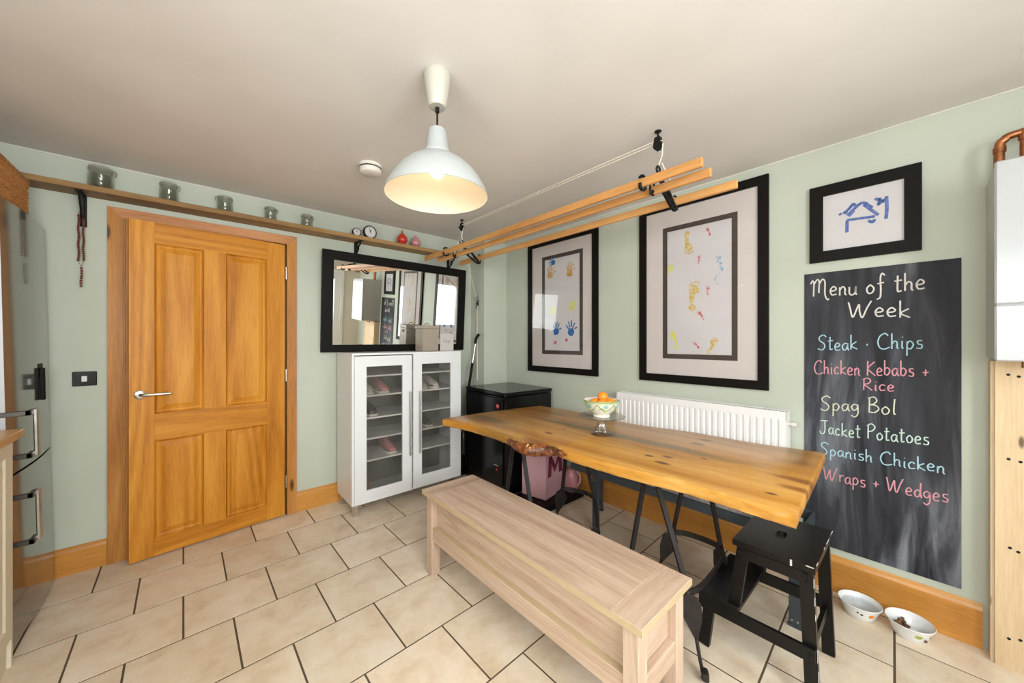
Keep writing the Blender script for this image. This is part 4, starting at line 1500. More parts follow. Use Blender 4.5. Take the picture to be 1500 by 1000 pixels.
# ------------------------------------------------------------------ ceiling airer
PYA, PYB = .83, 2.514
ai = thing('clothes_airer', 'pulley clothes airer: pine rails on black cast-iron brackets under the ceiling', 'clothes airer', (1.67, 1.67, 2.0))
for (x, y0, y1, z) in ((1.513, .573, 2.854, 1.982), (1.614, .577, 2.80, 1.974), (1.842, .549, 2.80, 1.981)):
    obj('rail', box(x, x + .020, y0, y1, z - .019, z + .019, .003), M['rail'], ai)
for yc in (PYA, PYB):
    br = obj('bracket', add_tube(bmesh.new(), catmull([(1.500, yc, 1.975), (1.503, yc, 1.956), (1.523, yc, 1.950), (1.543, yc, 1.958), (1.548, yc, 1.985), (1.535, yc, 2.010), (1.515, yc, 2.012), (1.500, yc, 2.0)], 4), .006, 8, ref=(0, 1, 0), flat=(1, 1.4)), M['iron'], ai, True)
    bm = bmesh.new()
    arc = catmull([(1.545, yc, 1.995), (1.60, yc, 2.025), (1.67, yc, 2.045), (1.75, yc, 2.025), (1.815, yc, 1.975), (1.845, yc, 1.950)], 6)
    arc2 = catmull([(1.60, yc, 1.955), (1.66, yc, 2.000), (1.72, yc, 1.995), (1.79, yc, 1.955), (1.835, yc, 1.935), (1.865, yc, 1.945)], 6)
    add_tube(bm, arc, .009, 8, ref=(0, 1, 0), flat=(1, 1.2))
    add_tube(bm, arc2, .008, 8, ref=(0, 1, 0), flat=(1, 1.2))
    for x, za, zb in ((1.69, 1.998, 2.043), (1.74, 1.985, 2.030), (1.79, 1.955, 1.998)):
        add_tube(bm, [(x, yc, za), (x + .01, yc, (za + zb) / 2), (x, yc, zb)], .005, 6, ref=(0, 1, 0))
    # loop round the far rail and lug over the middle rail
    add_tube(bm, catmull([(1.84, yc, 1.955), (1.866, yc, 1.950), (1.870, yc, 1.985), (1.866, yc, 2.006), (1.838, yc, 2.006)], 4), .005, 6, ref=(0, 1, 0))
    add_tube(bm, catmull([(1.592, yc, 2.02), (1.594, yc, 1.958), (1.612, yc, 1.952), (1.626, yc, 1.960), (1.626, yc, 2.03)], 4), .005, 6, ref=(0, 1, 0))
    # hanging eye
    add_tube(bm, [(1.67, yc, 2.043), (1.67, yc, 2.075)], .008, 8)
    add_tube(bm, [(1.67 + .016 * math.cos(a), yc, 2.088 + .016 * math.sin(a)) for a in [2 * PI * k / 12 for k in range(12)]], .005, 6, closed=True, ref=(0, 1, 0))
    obj('ironwork', bm, M['iron'], br, True)


def pulley(name, label, x, y, two):
    t = thing(name, label, 'pulley', (x, y, ZC), group='ceiling pulleys of the airer')
    bm = cyl((x, y, ZC - .004), .016, .004, 12)
    add_tube(bm, [(x, y, ZC), (x, y, ZC - .035)], .005, 8)
    obj('hook', bm, M['iron'], t)
    bm = bmesh.new()
    for dx in (-.009, .009):
        add_prism(bm, [(-.013, -.03), (.013, -.03), (.018, -.065), (.010, -.09), (-.010, -.09), (-.018, -.065)], lambda u, v, d: (d, y + u, ZC + v), x + dx - .002, x + dx + .002)
    add_box(bm, x - .010, x + .010, y - .012, y + .012, ZC - .042, ZC - .03)
    pieces('cheek', bm, M['iron'], t)
    bm = cyl((x - .007, y, ZC - .068), .022, .014, 20, (1, 0, 0))
    if two:
        cyl((x - .007, y + .03, ZC - .058), .012, .014, 14, (1, 0, 0), bm)
    cyl((x - .014, y, ZC - .068), .005, .028, 8, (1, 0, 0), bm)
    obj('wheel', bm, M['iron'], t, True)
    return t


pulley('ceiling_pulley', 'black iron ceiling pulley at the near end of the airer', 1.667, PYA, False)
pulley('ceiling_pulley', 'black iron ceiling pulley near the mirror wall', 1.676, PYB, True)
rp = thing('airer_cord', 'thin white cord running over the ceiling pulleys down to a wall cleat', 'cord', (2.15, 2.95, 1.64))
zt = ZC - .046
obj('cord', tube([(1.667, PYA - .024, zt - .022), (1.670, PYA - .020, 2.15), (1.67, PYA, 2.100)], .0028, 6), M['rope'], rp)
obj('cord', tube([(1.67, PYA - .018, 2.112), (1.672, PYA - .055, 2.02)], .0028, 6), M['rope'], rp)
obj('cord', tube([(1.662, PYA - .020, zt - .010), (1.662, PYA, zt), (1.668, PYB, zt), (1.668, PYB + .022, zt - .02), (2.148, 2.948, 1.66)], .0028, 6), M['rope'], rp)
obj('cord', tube([(1.676, PYA, zt - .006), (1.682, PYB + .022, zt - .004), (1.682, PYB + .038, zt - .016), (2.152, 2.955, 1.66)], .0028, 6), M['rope'], rp)
obj('cord', tube([(1.676, PYB - .022, zt - .02), (1.675, PYB - .005, 2.15), (1.672, PYB, 2.10)], .0028, 6), M['rope'], rp)
obj('cord', tube(catmull([(1.672, PYB, 2.10), (1.64, PYB - .02, 2.09), (1.60, PYB - .03, 2.03), (1.585, PYB - .03, 1.97)], 5), .0028, 6), M['rope'], rp)
for dx in (0, .006):
    obj('cord_tail', tube(catmull([(2.150 - dx, 2.950 - dx, 1.63), (2.153 - dx, 2.952, 1.2), (2.156 - dx, 2.955, .90), (2.155, 2.955, .872)], 6), .0028, 6), M['rope'], rp)
cl = thing('wall_cleat', 'small black cleat hooked with white cord on the boxed corner', 'cleat', (2.155, 2.95, 1.64))
bm = box(2.150, 2.160, 2.942, 2.958, 1.62, 1.68)
add_tube(bm, catmull([(2.150, 2.95, 1.71), (2.140, 2.95, 1.69), (2.148, 2.95, 1.65), (2.140, 2.95, 1.61), (2.150, 2.95, 1.59)], 4), .006, 8)
obj('horns', bm, M['iron'], cl)

# ------------------------------------------------------------------ high shelf, brackets and what stands on it
SY0, SZ = 2.930, 2.100
sh = thing('wall_shelf', 'long narrow rough pine shelf running high above the door', 'shelf', (.63, 3.0, 2.07))
obj('board', box(-.66, 1.92, SY0, Y1 - .001, SZ - .030, SZ, .002), M['shelf'], sh)
for x in (-.446, 1.010, 1.885):
    bm = bmesh.new()
    add_box(bm, x - .013, x + .013, Y1 - .006, Y1 - .001, SZ - .20 if x < 0 else SZ - .135, SZ - .030)
    add_box(bm, x - .013, x + .013, SY0 + .012, Y1 - .006, SZ - .036, SZ - .0305)
    if x < 0:
        add_prism(bm, [(SY0 + .02, SZ - .036), (Y1 - .006, SZ - .036), (Y1 - .006, SZ - .18), (Y1 - .03, SZ - .17)], lambda u, v, d: (d, u, v), x - .004, x + .004)
    else:
        add_tube(bm, catmull([(x, SY0 + .025, SZ - .04), (x, SY0 + .05, SZ - .065), (x, SY0 + .08, SZ - .06), (x, SY0 + .075, SZ - .085), (x, Y1 - .02, SZ - .12), (x, Y1 - .005, SZ - .13)], 5), .006, 8, ref=(1, 0, 0))
        add_tube(bm, [(x, SY0 + .085 + .018 * math.cos(a), SZ - .08 + .018 * math.sin(a)) for a in [2 * PI * k / 14 for k in range(14)]], .004, 6, closed=True, ref=(1, 0, 0))
    obj('bracket', bm, M['iron'], sh, True)
bs = thing('bead_string', 'strands of dark red beads hanging from the left shelf bracket', 'beads', (-.446, 3.04, 1.95))
bm = bmesh.new()
for (x, y, z0, z1, sp) in ((-.440, 3.030, 1.93, 1.70, .0115), (-.457, 3.030, 1.95, 1.70, .0115), (-.448, 3.034, 1.665, 1.57, .0135)):
    z = z0
    k = 0
    while z > z1:
        ball((x + math.sin(k * .8) * .0015, y, z), .0058, 8, bm)
        z -= sp
        k += 1
stuff(obj('beads', bm, M['bead'], bs, True))
bm = bmesh.new()
for x in (-.440, -.457):
    add_tube(bm, [(x, 3.03, 1.95), (x, 3.031, 1.70), (-.448, 3.034, 1.67)], .001, 5)
add_tube(bm, [(-.448, 3.034, 1.67), (-.448, 3.034, 1.56)], .001, 5)
add_tube(bm, catmull([(-.457, 3.03, 1.95), (-.452, 3.01, 1.965), (-.444, 3.01, 1.965), (-.440, 3.03, 1.95)], 4), .001, 5)
stuff(obj('thread', bm, M['bead'], bs))


def jar(x, y, r, h, label, clip_side):
    t = thing('glass_jar', label, 'jar', (x, y, SZ), group='clip-top jars on the high shelf')
    g = lathe([(0, .002), (r * .82, .002), (r * .98, .010), (r, .02), (r, h * .60), (r * .86, h * .74), (r * .84, h * .78), (r * .78, h * .78), (r * .80, h * .72), (r * .93, h * .58), (r * .94, .022), (r * .8, .008), (0, .008)], (x, y, SZ), 32)
    obj('jar_body', g, M['jar'], t, True)
    ld_ = obj('lid', lathe([(0, h), (r * .8, h * .995), (r * .9, h * .94), (r * .9, h * .86), (r * .82, h * .84), (0, h * .84)], (x, y, SZ), 32), M['jar'], t, True)
    bm = bmesh.new()
    for zz in (.80, .875):
        add_tube(bm, [(x + r * .9 * math.cos(a), y + r * .9 * math.sin(a), SZ + h * zz) for a in [2 * PI * k / 24 for k in range(24)]], .0022, 6, closed=True)
    s = clip_side
    add_tube(bm, catmull([(x + s * r * .9, y - .01, SZ + h * .9), (x + s * r * 1.12, y - .01, SZ + h * .86), (x + s * r * 1.05, y - .01, SZ + h * .68), (x + s * r * .95, y - .01, SZ + h * .62)], 4), .002, 6)
    add_tube(bm, catmull([(x + s * r * .9, y + .01, SZ + h * .9), (x + s * r * 1.12, y + .01, SZ + h * .86), (x + s * r * 1.05, y + .01, SZ + h * .68)], 4), .002, 6)
    obj('wire_clip', bm, M['silver_rim'], t, True)
    return t


JS = [(-.372, .052, .128, 'widest squat clip-top glass jar, leftmost on the high shelf', 1), (-.100, .045, .120, 'clip-top glass jar second from the left, above the left half of the door', 1),
      (.165, .044, .106, 'clip-top glass jar third from the left, above the middle of the door', -1), (.413, .038, .098, 'small clip-top glass jar above the right part of the door', 1), (.637, .040, .098, 'small clip-top glass jar just right of the door frame', 1)]
for (x, r, h, lb, s) in JS:
    jar(x, 2.995, r, h, lb, s)


def clock(name, x, r, label):
    t = thing(name, label, 'clock', (x, 2.985, SZ), group='round clocks on the high shelf')
    c = (x, 2.975, SZ + r + .002)
    obj('case', lathe([(0, .02), (r * .9, .02), (r, .012), (r, -.004), (r * .96, -.008), (r * .86, -.008), (r * .84, -.003), (0, -.003)], c, 36, (0, 1, 0)), M['black'], t, True)
    obj('dial', lathe([(0, -.0045), (r * .84, -.0045), (r * .84, -.003), (0, -.003)], c, 36, (0, 1, 0)), M['paper'], t)
    bm = bmesh.new()
    add_bar(bm, (c[0], c[1] - .006, c[2] - .1 * r), (c[0] - .12 * r, c[1] - .006, c[2] + .62 * r), r * .06, .001, (0, 1, 0))
    add_bar(bm, (c[0], c[1] - .0065, c[2] - .1 * r), (c[0] + .1 * r, c[1] - .0065, c[2] + .42 * r), r * .09, .001, (0, 1, 0))
    for k in range(12):
        a = k * PI / 6
        p = Vector((math.sin(a), 0, math.cos(a)))
        q0 = Vector(c) + p * r * .66 + Vector((0, -.0052, 0))
        q1 = Vector(c) + p * r * .78 + Vector((0, -.0052, 0))
        add_bar(bm, q0, q1, r * .05, .0006, (0, 1, 0))
    stuff(obj('dial_marks', bm, M['ink'], t))
    bm = bmesh.new()
    for s in (-1, 1):
        add_tube(bm, [(c[0] + s * r * .5, c[1] + .01, c[2] - r * .75), (c[0] + s * r * .6, c[1] + .012, SZ + .001)], .004, 6)
    pieces('foot', bm, M['black'], t)


clock('round_clock', 1.092, .053, 'larger round black-rimmed clock with pale dial on the high shelf')
clock('round_clock', .986, .033, 'smaller round dial standing left of the larger shelf clock')

t = thing('red_ornament', 'glossy red onion-shaped pot with brass neck on the high shelf', 'ornament', (1.375, 2.99, SZ))
obj('body', lathe([(0, .012), (.022, .012), (.036, .024), (.045, .045), (.042, .066), (.028, .086), (.014, .098), (.010, .106), (0, .106)], (1.375, 2.99, SZ), 32), M['red'], t, True)
obj('neck', lathe([(0, .104), (.010, .104), (.008, .112), (.010, .124), (.006, .130), (0, .132)], (1.375, 2.99, SZ), 16), M['gold'], t, True)
bm = bmesh.new()
for a in (0.3, 2.4, 4.5):
    add_tube(bm, [(1.375 + .02 * math.cos(a), 2.99 + .02 * math.sin(a), SZ + .016), (1.375 + .024 * math.cos(a), 2.99 + .024 * math.sin(a), SZ + .001)], .003, 6)
pieces('foot', bm, M['gold'], t)
t = thing('pink_ornament', 'small pink pear-shaped money pot right of the red one', 'ornament', (1.500, 2.985, SZ))
obj('body', lathe([(0, .014), (.024, .014), (.038, .024), (.043, .042), (.038, .058), (.030, .066), (.026, .074), (.024, .086), (.014, .098), (0, .102)], (1.500, 2.985, SZ), 32), M['rose'], t, True)
bm = bmesh.new()
for a in (0.3, 2.4, 4.5):
    cyl((1.5 + .022 * math.cos(a), 2.985 + .022 * math.sin(a), SZ + .0005), .006, .016, 8, None, bm)
pieces('foot', bm, M['rose'], t)
obj('stopper', ball((1.500, 2.985, SZ + .105), .007, 10), M['rose'], t, True)

# ------------------------------------------------------------------ white shoe cabinet
CX0, CX1, CY0, CY1, CZ0, CZ1 = .858, 1.778, 2.690, 3.035, .082, 1.180
cab = thing('shoe_cabinet', 'white gloss cabinet with two smoked-glass doors on metal feet', 'cabinet', (1.32, 2.86, 0))
obj('side_panel', box(CX0, CX0 + .016, CY0, CY1, CZ0, CZ1 - .016, .001), M['white'], cab)
obj('side_panel', box(CX1 - .016, CX1, CY0, CY1, CZ0, CZ1 - .016, .001), M['white'], cab)
obj('top_panel', box(CX0, CX1, CY0 - .004, CY1, CZ1 - .016, CZ1, .001), M['white'], cab)
obj('bottom_panel', box(CX0 + .016, CX1 - .016, CY0, CY1, CZ0, CZ0 + .016), M['white'], cab)
obj('back_panel', box(CX0 + .016, CX1 - .016, CY1 - .006, CY1, CZ0 + .016, CZ1 - .016), M['dark_back'], cab)
for z in (.392, .552, .704, .869, 1.015):
    obj('inner_shelf', box(CX0 + .017, CX1 - .017, CY0 + .004, CY1 - .008, z - .012, z), M['white'], cab)


def cab_door(x0, x1, gx0, gx1, z0, z1, gz0, gz1, hx, yoff=0):
    y0, y1 = CY0 - .020 + yoff, CY0 - .002 + yoff
    bm = bmesh.new()
    fw = gx0 - x0
    add_box(bm, x0, gx0, y0, y1, z0, z1, .001)
    add_box(bm, gx1, x1, y0, y1, z0, z1, .001)
    add_box(bm, gx0 - .001, gx1 + .001, y0, y1, z0, gz0, .001)
    add_box(bm, gx0 - .001, gx1 + .001, y0, y1, gz1, z1, .001)
    d = obj('door', bm, M['white'], cab)
    obj('glass', box(gx0 - .004, gx1 + .004, y1 - .008, y1 - .003, gz0 - .004, gz1 + .004), M['smoked'], d, label='smoked frosted glass')
    bm = tube([(hx, y0 - .024, .374), (hx, y0 - .024, .874)], .0065, 10)
    for z in (.46, .79):
        add_tube(bm, [(hx, y0 - .024, z), (hx, y0 + .001, z)], .004, 8)
    obj('bar_handle', bm, M['steel'], d, True)
    return d


cab_door(.872, 1.309, .955, 1.231, CZ0 + .008, 1.158, .180, 1.081, 1.284)
cab_door(1.321, 1.768, 1.396, 1.666, CZ0 + .012, 1.166, .190, 1.083, 1.368)
for x in (.872, 1.736):
    for y in (2.70, 2.98):
        obj('foot', box(x, x + .034, y, y + .034, 0, CZ0, .002), M['steel'], cab)


def shoe(x, y, z, L, yaw, label, mt):
    t = thing('shoe', label, 'shoe', (x, y, z), group='shoes behind the smoked glass')
    Mx = Matrix.Translation((x, y, z)) @ Matrix.Rotation(yaw, 4, 'Z')
    bm = bmesh.new()
    secs = [(-.5, .30, .36), (-.42, .36, .42), (-.25, .36, .40), (0, .34, .34), (.2, .40, .26), (.38, .40, .18), (.48, .28, .12), (.5, .1, .06)]
    rr = []
    for (u, wd, ht) in secs:
        ring = []
        for k in range(10):
            a = 2 * PI * k / 10
            ring.append(bm.verts.new(Mx @ Vector((wd * .5 * L * .85 * math.cos(a) * .9, -u * L, max(.012 if math.sin(a) < 0 else .012, .012 + ht * L * .5 * (1 + math.sin(a)) * .95)))))
        rr.append(ring)
    for a, b in zip(rr, rr[1:]):
        for k in range(10):
            bm.faces.new([a[k], a[(k + 1) % 10], b[(k + 1) % 10], b[k]])
    bm.faces.new(rr[0])
    bm.faces.new(rr[-1][::-1])
    obj('upper', bm, mt, t, True)
    bm = bmesh.new()
    P = [(u * L, wd * .5 * L * .86) for u, wd, _ in secs]
    poly = [(w_, -u) for u, w_ in P] + [(-w_, -u) for u, w_ in reversed(P)]
    add_prism(bm, poly, lambda u, v, d: Mx @ Vector((u, v, d)), 0.0005, .014)
    obj('sole', bm, M['plastic'], t)


for (x, z, mt, nm) in ((1.0, .869, 'shoe', 'pale shoe on the upper shelf behind the left glass door'), (1.12, .869, 'rose', 'pinkish shoe on the upper shelf behind the left glass door'),
                       (1.45, .869, 'shoe', 'pale shoe on the upper shelf behind the right glass door'), (1.56, .869, 'card', 'whitish shoe on the upper shelf behind the right glass door'),
                       (1.18, .392, 'rose', 'pinkish shoe on the bottom shelf behind the left glass door'), (1.03, .704, 'steel_dark', 'dark shoe on the third shelf behind the left glass door'),
                       (1.50, .552, 'steel_dark', 'dark shoe on the lower middle shelf behind the right glass door')):
    shoe(x, 2.85, z + .0002, .24, 0, nm, M[mt])
t = thing('flower_pot', 'small terracotta pot in the bottom of the left cabinet compartment', 'pot', (.985, 2.83, CZ0 + .016))
obj('pot', lathe([(0, .001), (.035, .001), (.048, .09), (.052, .09), (.052, .105), (.046, .105), (.034, .008), (0, .008)], (.985, 2.83, CZ0 + .016), 24), M['terracotta'], t, True)

# ------------------------------------------------------------------ mirror leaning above the cabinet
ml = 0.787
mt_ang = -math.asin(.050 / ml)
mi = thing('wall_mirror', 'large wide black-framed mirror leaning above the white cabinet', 'mirror', (1.389, 3.052, 1.182), (-mt_ang, 0, 0))
MM = MAT[mi.name]
hw = .648
fw = .080


def mframe():
    bm = bmesh.new()
    for P in ([(-hw, 0), (hw, 0), (hw - fw, .058), (-hw + fw, .058)], [(hw, 0), (hw, ml), (hw - fw, ml - .072), (hw - fw, .058)],
              [(hw, ml), (-hw, ml), (-hw + fw, ml - .072), (hw - fw, ml - .072)], [(-hw, ml), (-hw, 0), (-hw + fw, .058), (-hw + fw, ml - .072)]):
        add_prism(bm, P, lambda u, v, d: MM @ Vector((u, d, v)), -.022, .004)
    bmesh.ops.remove_doubles(bm, verts=bm.verts, dist=1e-5)
    return bm


obj('frame', mframe(), M['black'], mi)
obj('mirror_glass', box(-hw + fw - .004, hw - fw + .004, -.012, -.008, .054, ml - .068, 0, MM), M['mirror'], mi)
obj('backing', box(-hw + .01, hw - .01, .0045, .009, .01, ml - .01, 0, MM), M['black'], mi)

# tins and card on the cabinet
tn = thing('storage_tin', 'tall taupe ribbed metal treat tin with loop handle on the white cabinet', 'tin', (1.548, 2.87, CZ1))
bm = box(1.474, 1.622, 2.802, 2.940, CZ1 + .001, CZ1 + .195, .004)
for k in range(14):
    z = CZ1 + .012 + k * .0125
    add_box(bm, 1.4725, 1.6235, 2.8005, 2.9415, z, z + .006, .001)
obj('body', bm, M['tin'], tn)
obj('lid', box(1.468, 1.628, 2.796, 2.946, CZ1 + .1955, CZ1 + .222, .003), M['tin'], tn)
obj('loop_handle', tube([(1.548 + .024 * math.cos(a), 2.871, CZ1 + .221 + .022 * math.sin(a)) for a in [PI * k / 10 for k in range(11)]], .004, 8), M['tin'], tn, True)
obj('latch', lathe([(0, 0), (.012, 0), (.012, .005), (.005, .010), (0, .010)], (1.4725, 2.871, CZ1 + .165), 14, (-1, 0, 0)), M['tin'], tn)
tc_ = thing('name_card', 'small white card with handwritten word beside the tin', 'card', (1.735, 2.84, CZ1))
obj('card', box(1.662, 1.800, 2.838, 2.850, CZ1 + .0005, CZ1 + .155, .001), M['card'], tc_)
GLY['D'] = (.65, [[(.1, 1.0), (.08, .0)], [(.0, .9), (.35, 1.0), (.6, .6), (.45, .1), (.05, .0)]])
bm = chalk_line('Dogs', 1.695, CZ1 + .075, 1.768, CZ1 + .078, .030, None, None, 2.8375, .0011, axis='x', seed=4)
stuff(obj('handwriting', bm, M['ink'], tc_, label='thin black handwriting: Dogs'))

# ------------------------------------------------------------------ black freezer in the corner
frot = math.radians(-3.2)
fz = thing('freezer', 'black chest-height freezer with red sticker in the corner behind the table', 'freezer', (1.882, 2.205, 0), (0, 0, frot))
FM = MAT[fz.name]
FW, FD, FH = .515, .600, .850
obj('body', box(0, FW, 0, FD, .02, FH - .036, .004, FM), M['black_gloss'], fz)
obj('lid', box(-.006, FW + .004, -.008, FD, FH - .032, FH, .006, FM), M['black_gloss'], fz)
obj('front_panel', box(-.012, 0, .02, FD - .02, .10, FH - .05, .003, FM), M['black_gloss'], fz)
bm = lathe([(0, 0), (.019, 0), (.019, .0015), (0, .0015)], tuple(FM @ Vector((-.012, .085, FH - .115))), 20, FM.to_3x3() @ Vector((-1, 0, 0)))
st_ = obj('red_sticker', bm, M['logo_red'], fz, label='round red sticker')
bm = bmesh.new()
for dz in (.006, -.004):
    add_box(bm, -.0142, -.0134, .074, .096, FH - .115 + dz - .002, FH - .115 + dz + .002, 0, FM)
obj('sticker_print', bm, M['card'], st_)
bm = box(-.0135, -.0115, .075, .135, .245, .252, 0, FM)
obj('badge', bm, M['steel'], fz, label='thin silver badge')
obj('red_sticker', lathe([(0, 0), (.011, 0), (.011, .0015), (0, .0015)], tuple(FM @ Vector((-.012, .10, .215))), 14, FM.to_3x3() @ Vector((-1, 0, 0))), M['logo_red'], fz, label='small red dot low on the front')
bm = bmesh.new()
for (x, y) in ((.03, .03), (FW - .05, .03), (.03, FD - .05), (FW - .05, FD - .05)):
    cyl(tuple(FM @ Vector((x, y, 0))), .015, .021, 10, None, bm)
pieces('foot', bm, M['iron'], fz)

# upright vacuum / steam mop behind the freezer
vc = thing('stick_vacuum', 'grey and black stick vacuum leaning in the gap beside the freezer', 'vacuum cleaner', (1.94, 2.90, 0))
a_, b_ = Vector((2.026, 2.905, .88)), Vector((2.092, 2.902, 1.24))
obj('grip', tube(catmull([tuple(b_), (2.098, 2.90, 1.285), (2.115, 2.895, 1.32), (2.128, 2.89, 1.335)], 5), .013, 10), M['black'], vc, True, label='curved black grip')
obj('tube', tube([tuple(a_ + (b_ - a_) * .48), tuple(b_)], .007, 10), M['steel'], vc, True)
obj('sleeve', tube([(2.012, 2.905, .80), tuple(a_ + (b_ - a_) * .48)], .013, 10), M['black'], vc, True)
obj('tube', tube([(1.962, 2.90, .40), (2.012, 2.905, .80)], .008, 10), M['steel'], vc, True)
obj('body', lathe([(0, 0), (.03, 0), (.036, .02), (.036, .15), (.028, .19), (.014, .22), (0, .22)], (1.950, 2.90, .19), 20), M['steel_dark'], vc, True)
bm = box(1.84, 2.00, 2.86, 2.94, .002, .06, .012)
add_tube(bm, [(1.945, 2.90, .05), (1.95, 2.90, .2)], .018, 10)
obj('floor_head', bm, M['black'], vc)

# ------------------------------------------------------------------ things under the table
tr = obj('floor_tray', box(1.93, 2.40, 1.82, 2.14, 0, .045, .004), M['black'], origin=(2.16, 1.98, 0))
tag(tr, 'flat black tray on the floor beneath the pink box', 'tray')
pbx = thing('pink_box', 'pink cardboard box with a dark magenta letter M under the table', 'box', (2.03, 1.90, .046), (0, 0, math.radians(11)))
PM = MAT[pbx.name]
obj('carton', box(0, .27, 0, .225, 0, .40, .003, PM), M['pink'], pbx)
bm = bmesh.new()
zz = .165
for P in ([(.03, 0), (.075, 0), (.085, .155), (.045, .155)], [(.045, .155), (.085, .155), (.14, .07), (.13, .02)], [(.13, .02), (.14, .07), (.19, .155), (.23, .155)], [(.20, 0), (.245, 0), (.23, .155), (.19, .155)]):
    add_prism(bm, P, lambda u, v, d: PM @ Vector((u, d, v + zz)), -.004, 0)
obj('letter_m', bm, M['magenta'], pbx, label='glittery dark magenta capital M')
pg = thing('pink_bag', 'small pink soft bag with a pale handle under the radiator end', 'bag', (2.30, 1.875, .046))
obj('pouch', lathe([(0, 0), (.045, 0), (.058, .03), (.060, .09), (.050, .14), (.032, .175), (0, .182)], (2.335, 1.895, .046), 20), M['rose'], pg, True)
obj('handle', tube(catmull([(2.335, 1.835, .10), (2.335, 1.810, .14), (2.335, 1.812, .19), (2.335, 1.845, .215)], 6), .007, 8), M['pink'], pg, True)

# ------------------------------------------------------------------ cake stand, bowl, oranges
KX, KY, KZ = 1.672, 1.150, .760
ck = thing('cake_stand', 'pressed clear glass cake stand on the live-edge table', 'cake stand', (KX, KY, KZ))
bm = bmesh.new()
seg = 40
prof = [(.054, 0), (.055, .004), (.046, .012), (.034, .030), (.024, .052), (.021, .070), (.026, .086), (.034, .092)]
rings = []
for r, z in prof:
    rings.append([bm.verts.new((KX + r * (1 + (.10 if k % 4 < 2 else -.02) * (1 if z < .08 else 0)) * math.cos(2 * PI * k / seg), KY + r * (1 + (.10 if k % 4 < 2 else -.02) * (1 if z < .08 else 0)) * math.sin(2 * PI * k / seg), KZ + z)) for k in range(seg)])
for a, b in zip(rings, rings[1:]):
    for k in range(seg):
        bm.faces.new([a[k], a[(k + 1) % seg], b[(k + 1) % seg], b[k]])
bm.faces.new(rings[0])
obj('foot', bm, M['stand_glass'], ck, True)
obj('plate', lathe([(0, .092), (.034, .092), (.10, .094), (.121, .099), (.125, .104), (.122, .106), (.10, .100), (0, .098)], (KX, KY, KZ), 48), M['stand_glass'], ck, True)
bz = KZ + .0985
bw = thing('fruit_bowl', 'cream footed bowl painted with green and blue swirls on the glass cake stand', 'bowl', (KX, KY, bz))
obj('basin', lathe([(0, .001), (.043, .001), (.045, .006), (.042, .012), (.046, .018), (.066, .036), (.084, .062), (.0945, .088), (.096, .091), (.093, .092), (.080, .066), (.062, .040), (.040, .020), (0, .016)], (KX, KY, bz), 48), M['ceramic'], bw, True)


def bowl_r(z):
    pr = [(.046, .018), (.066, .036), (.084, .062), (.0945, .088)]
    for (r0, z0), (r1, z1) in zip(pr, pr[1:]):
        if z0 <= z <= z1:
            return r0 + (r1 - r0) * (z - z0) / (z1 - z0)
    return .0945


def ring_band(z, th, mt, name='painted_band'):
    r = bowl_r(z)
    obj(name, tube([(KX + (r + .0005) * math.cos(a), KY + (r + .0005) * math.sin(a), bz + z) for a in [2 * PI * k / 40 for k in range(40)]], th, 6, closed=True), mt, bw)


ring_band(.089, .0022, M['green'])
ring_band(.083, .0028, M['lime'])
bm, bm2, bm3 = bmesh.new(), bmesh.new(), bmesh.new()
for s in range(6):
    a0 = s * PI / 3 + .35
    P = []
    for k in range(9):
        u = k / 8
        a = a0 + u * PI / 3
        z = .076 - .034 * math.sin(PI * u)
        r = bowl_r(z) + .0006
        P.append((KX + r * math.cos(a), KY + r * math.sin(a), bz + z))
    add_tube(bm, P, .0018, 5)
    P = []
    for k in range(7):
        u = k / 6
        a = a0 + .12 + u * .55
        z = .048 + .012 * math.sin(PI * 2 * u)
        r = bowl_r(z) + .0006
        P.append((KX + r * math.cos(a), KY + r * math.sin(a), bz + z))
    add_tube(bm2, P, .0032, 5)
    ac = a0 + PI / 6
    z = .066
    r = bowl_r(z) + .0008
    up = Vector((0, 0, 1))
    tg = Vector((-math.sin(ac), math.cos(ac), 0))
    c = Vector((KX + r * math.cos(ac), KY + r * math.sin(ac), bz + z))
    add_tube(bm3, [c + tg * .009 * math.cos(t_) + (up + Vector((math.cos(ac), math.sin(ac), 0)) * .42) * .009 * math.sin(t_) for t_ in [2 * PI * k / 12 for k in range(12)]], .0018, 5, closed=True)
    ball(tuple(c), .004, 8, bm3)
pieces('painted_swag', bm, M['green'], bw)
pieces('painted_leaf', bm2, M['lime'], bw)
stuff(obj('painted_flower', bm3, M['aqua'], bw))
for (dx, dy, dz, r, lb) in ((.030, -.035, .072, .031, 'orange at the right of the fruit in the bowl'), (-.012, .034, .068, .030, 'orange lying lowest at the left in the bowl'), (-.020, -.020, .070, .031, 'orange in front in the bowl'),
                            (.004, -.004, .108, .028, 'topmost orange heaped in the bowl'), (.042, .026, .070, .029, 'orange at the back of the bowl')):
    t = thing('orange', lb, 'orange', (KX + dx, KY + dy, bz + dz - r), group='oranges in the fruit bowl')
    obj('fruit', ball((KX + dx, KY + dy, bz + dz), r, 20, None, .94), M['orange'], t, True)
    obj('stem_end', cyl((KX + dx, KY + dy, bz + dz + r * .93), .003, .0015, 6), M['green'], t)

# ------------------------------------------------------------------ fridge-freezer, basket, worktop on the left
ft = math.radians(-1.0)
fg = thing('fridge_freezer', 'tall grey glossy fridge-freezer at the left edge with steel handles', 'fridge', (-.528, 2.43, 0), (0, ft, 0))
GM = MAT[fg.name]
obj('body', box(-.60, -.062, .004, .606, .02, 1.842, .004, GM), M['fridge_side'], fg)


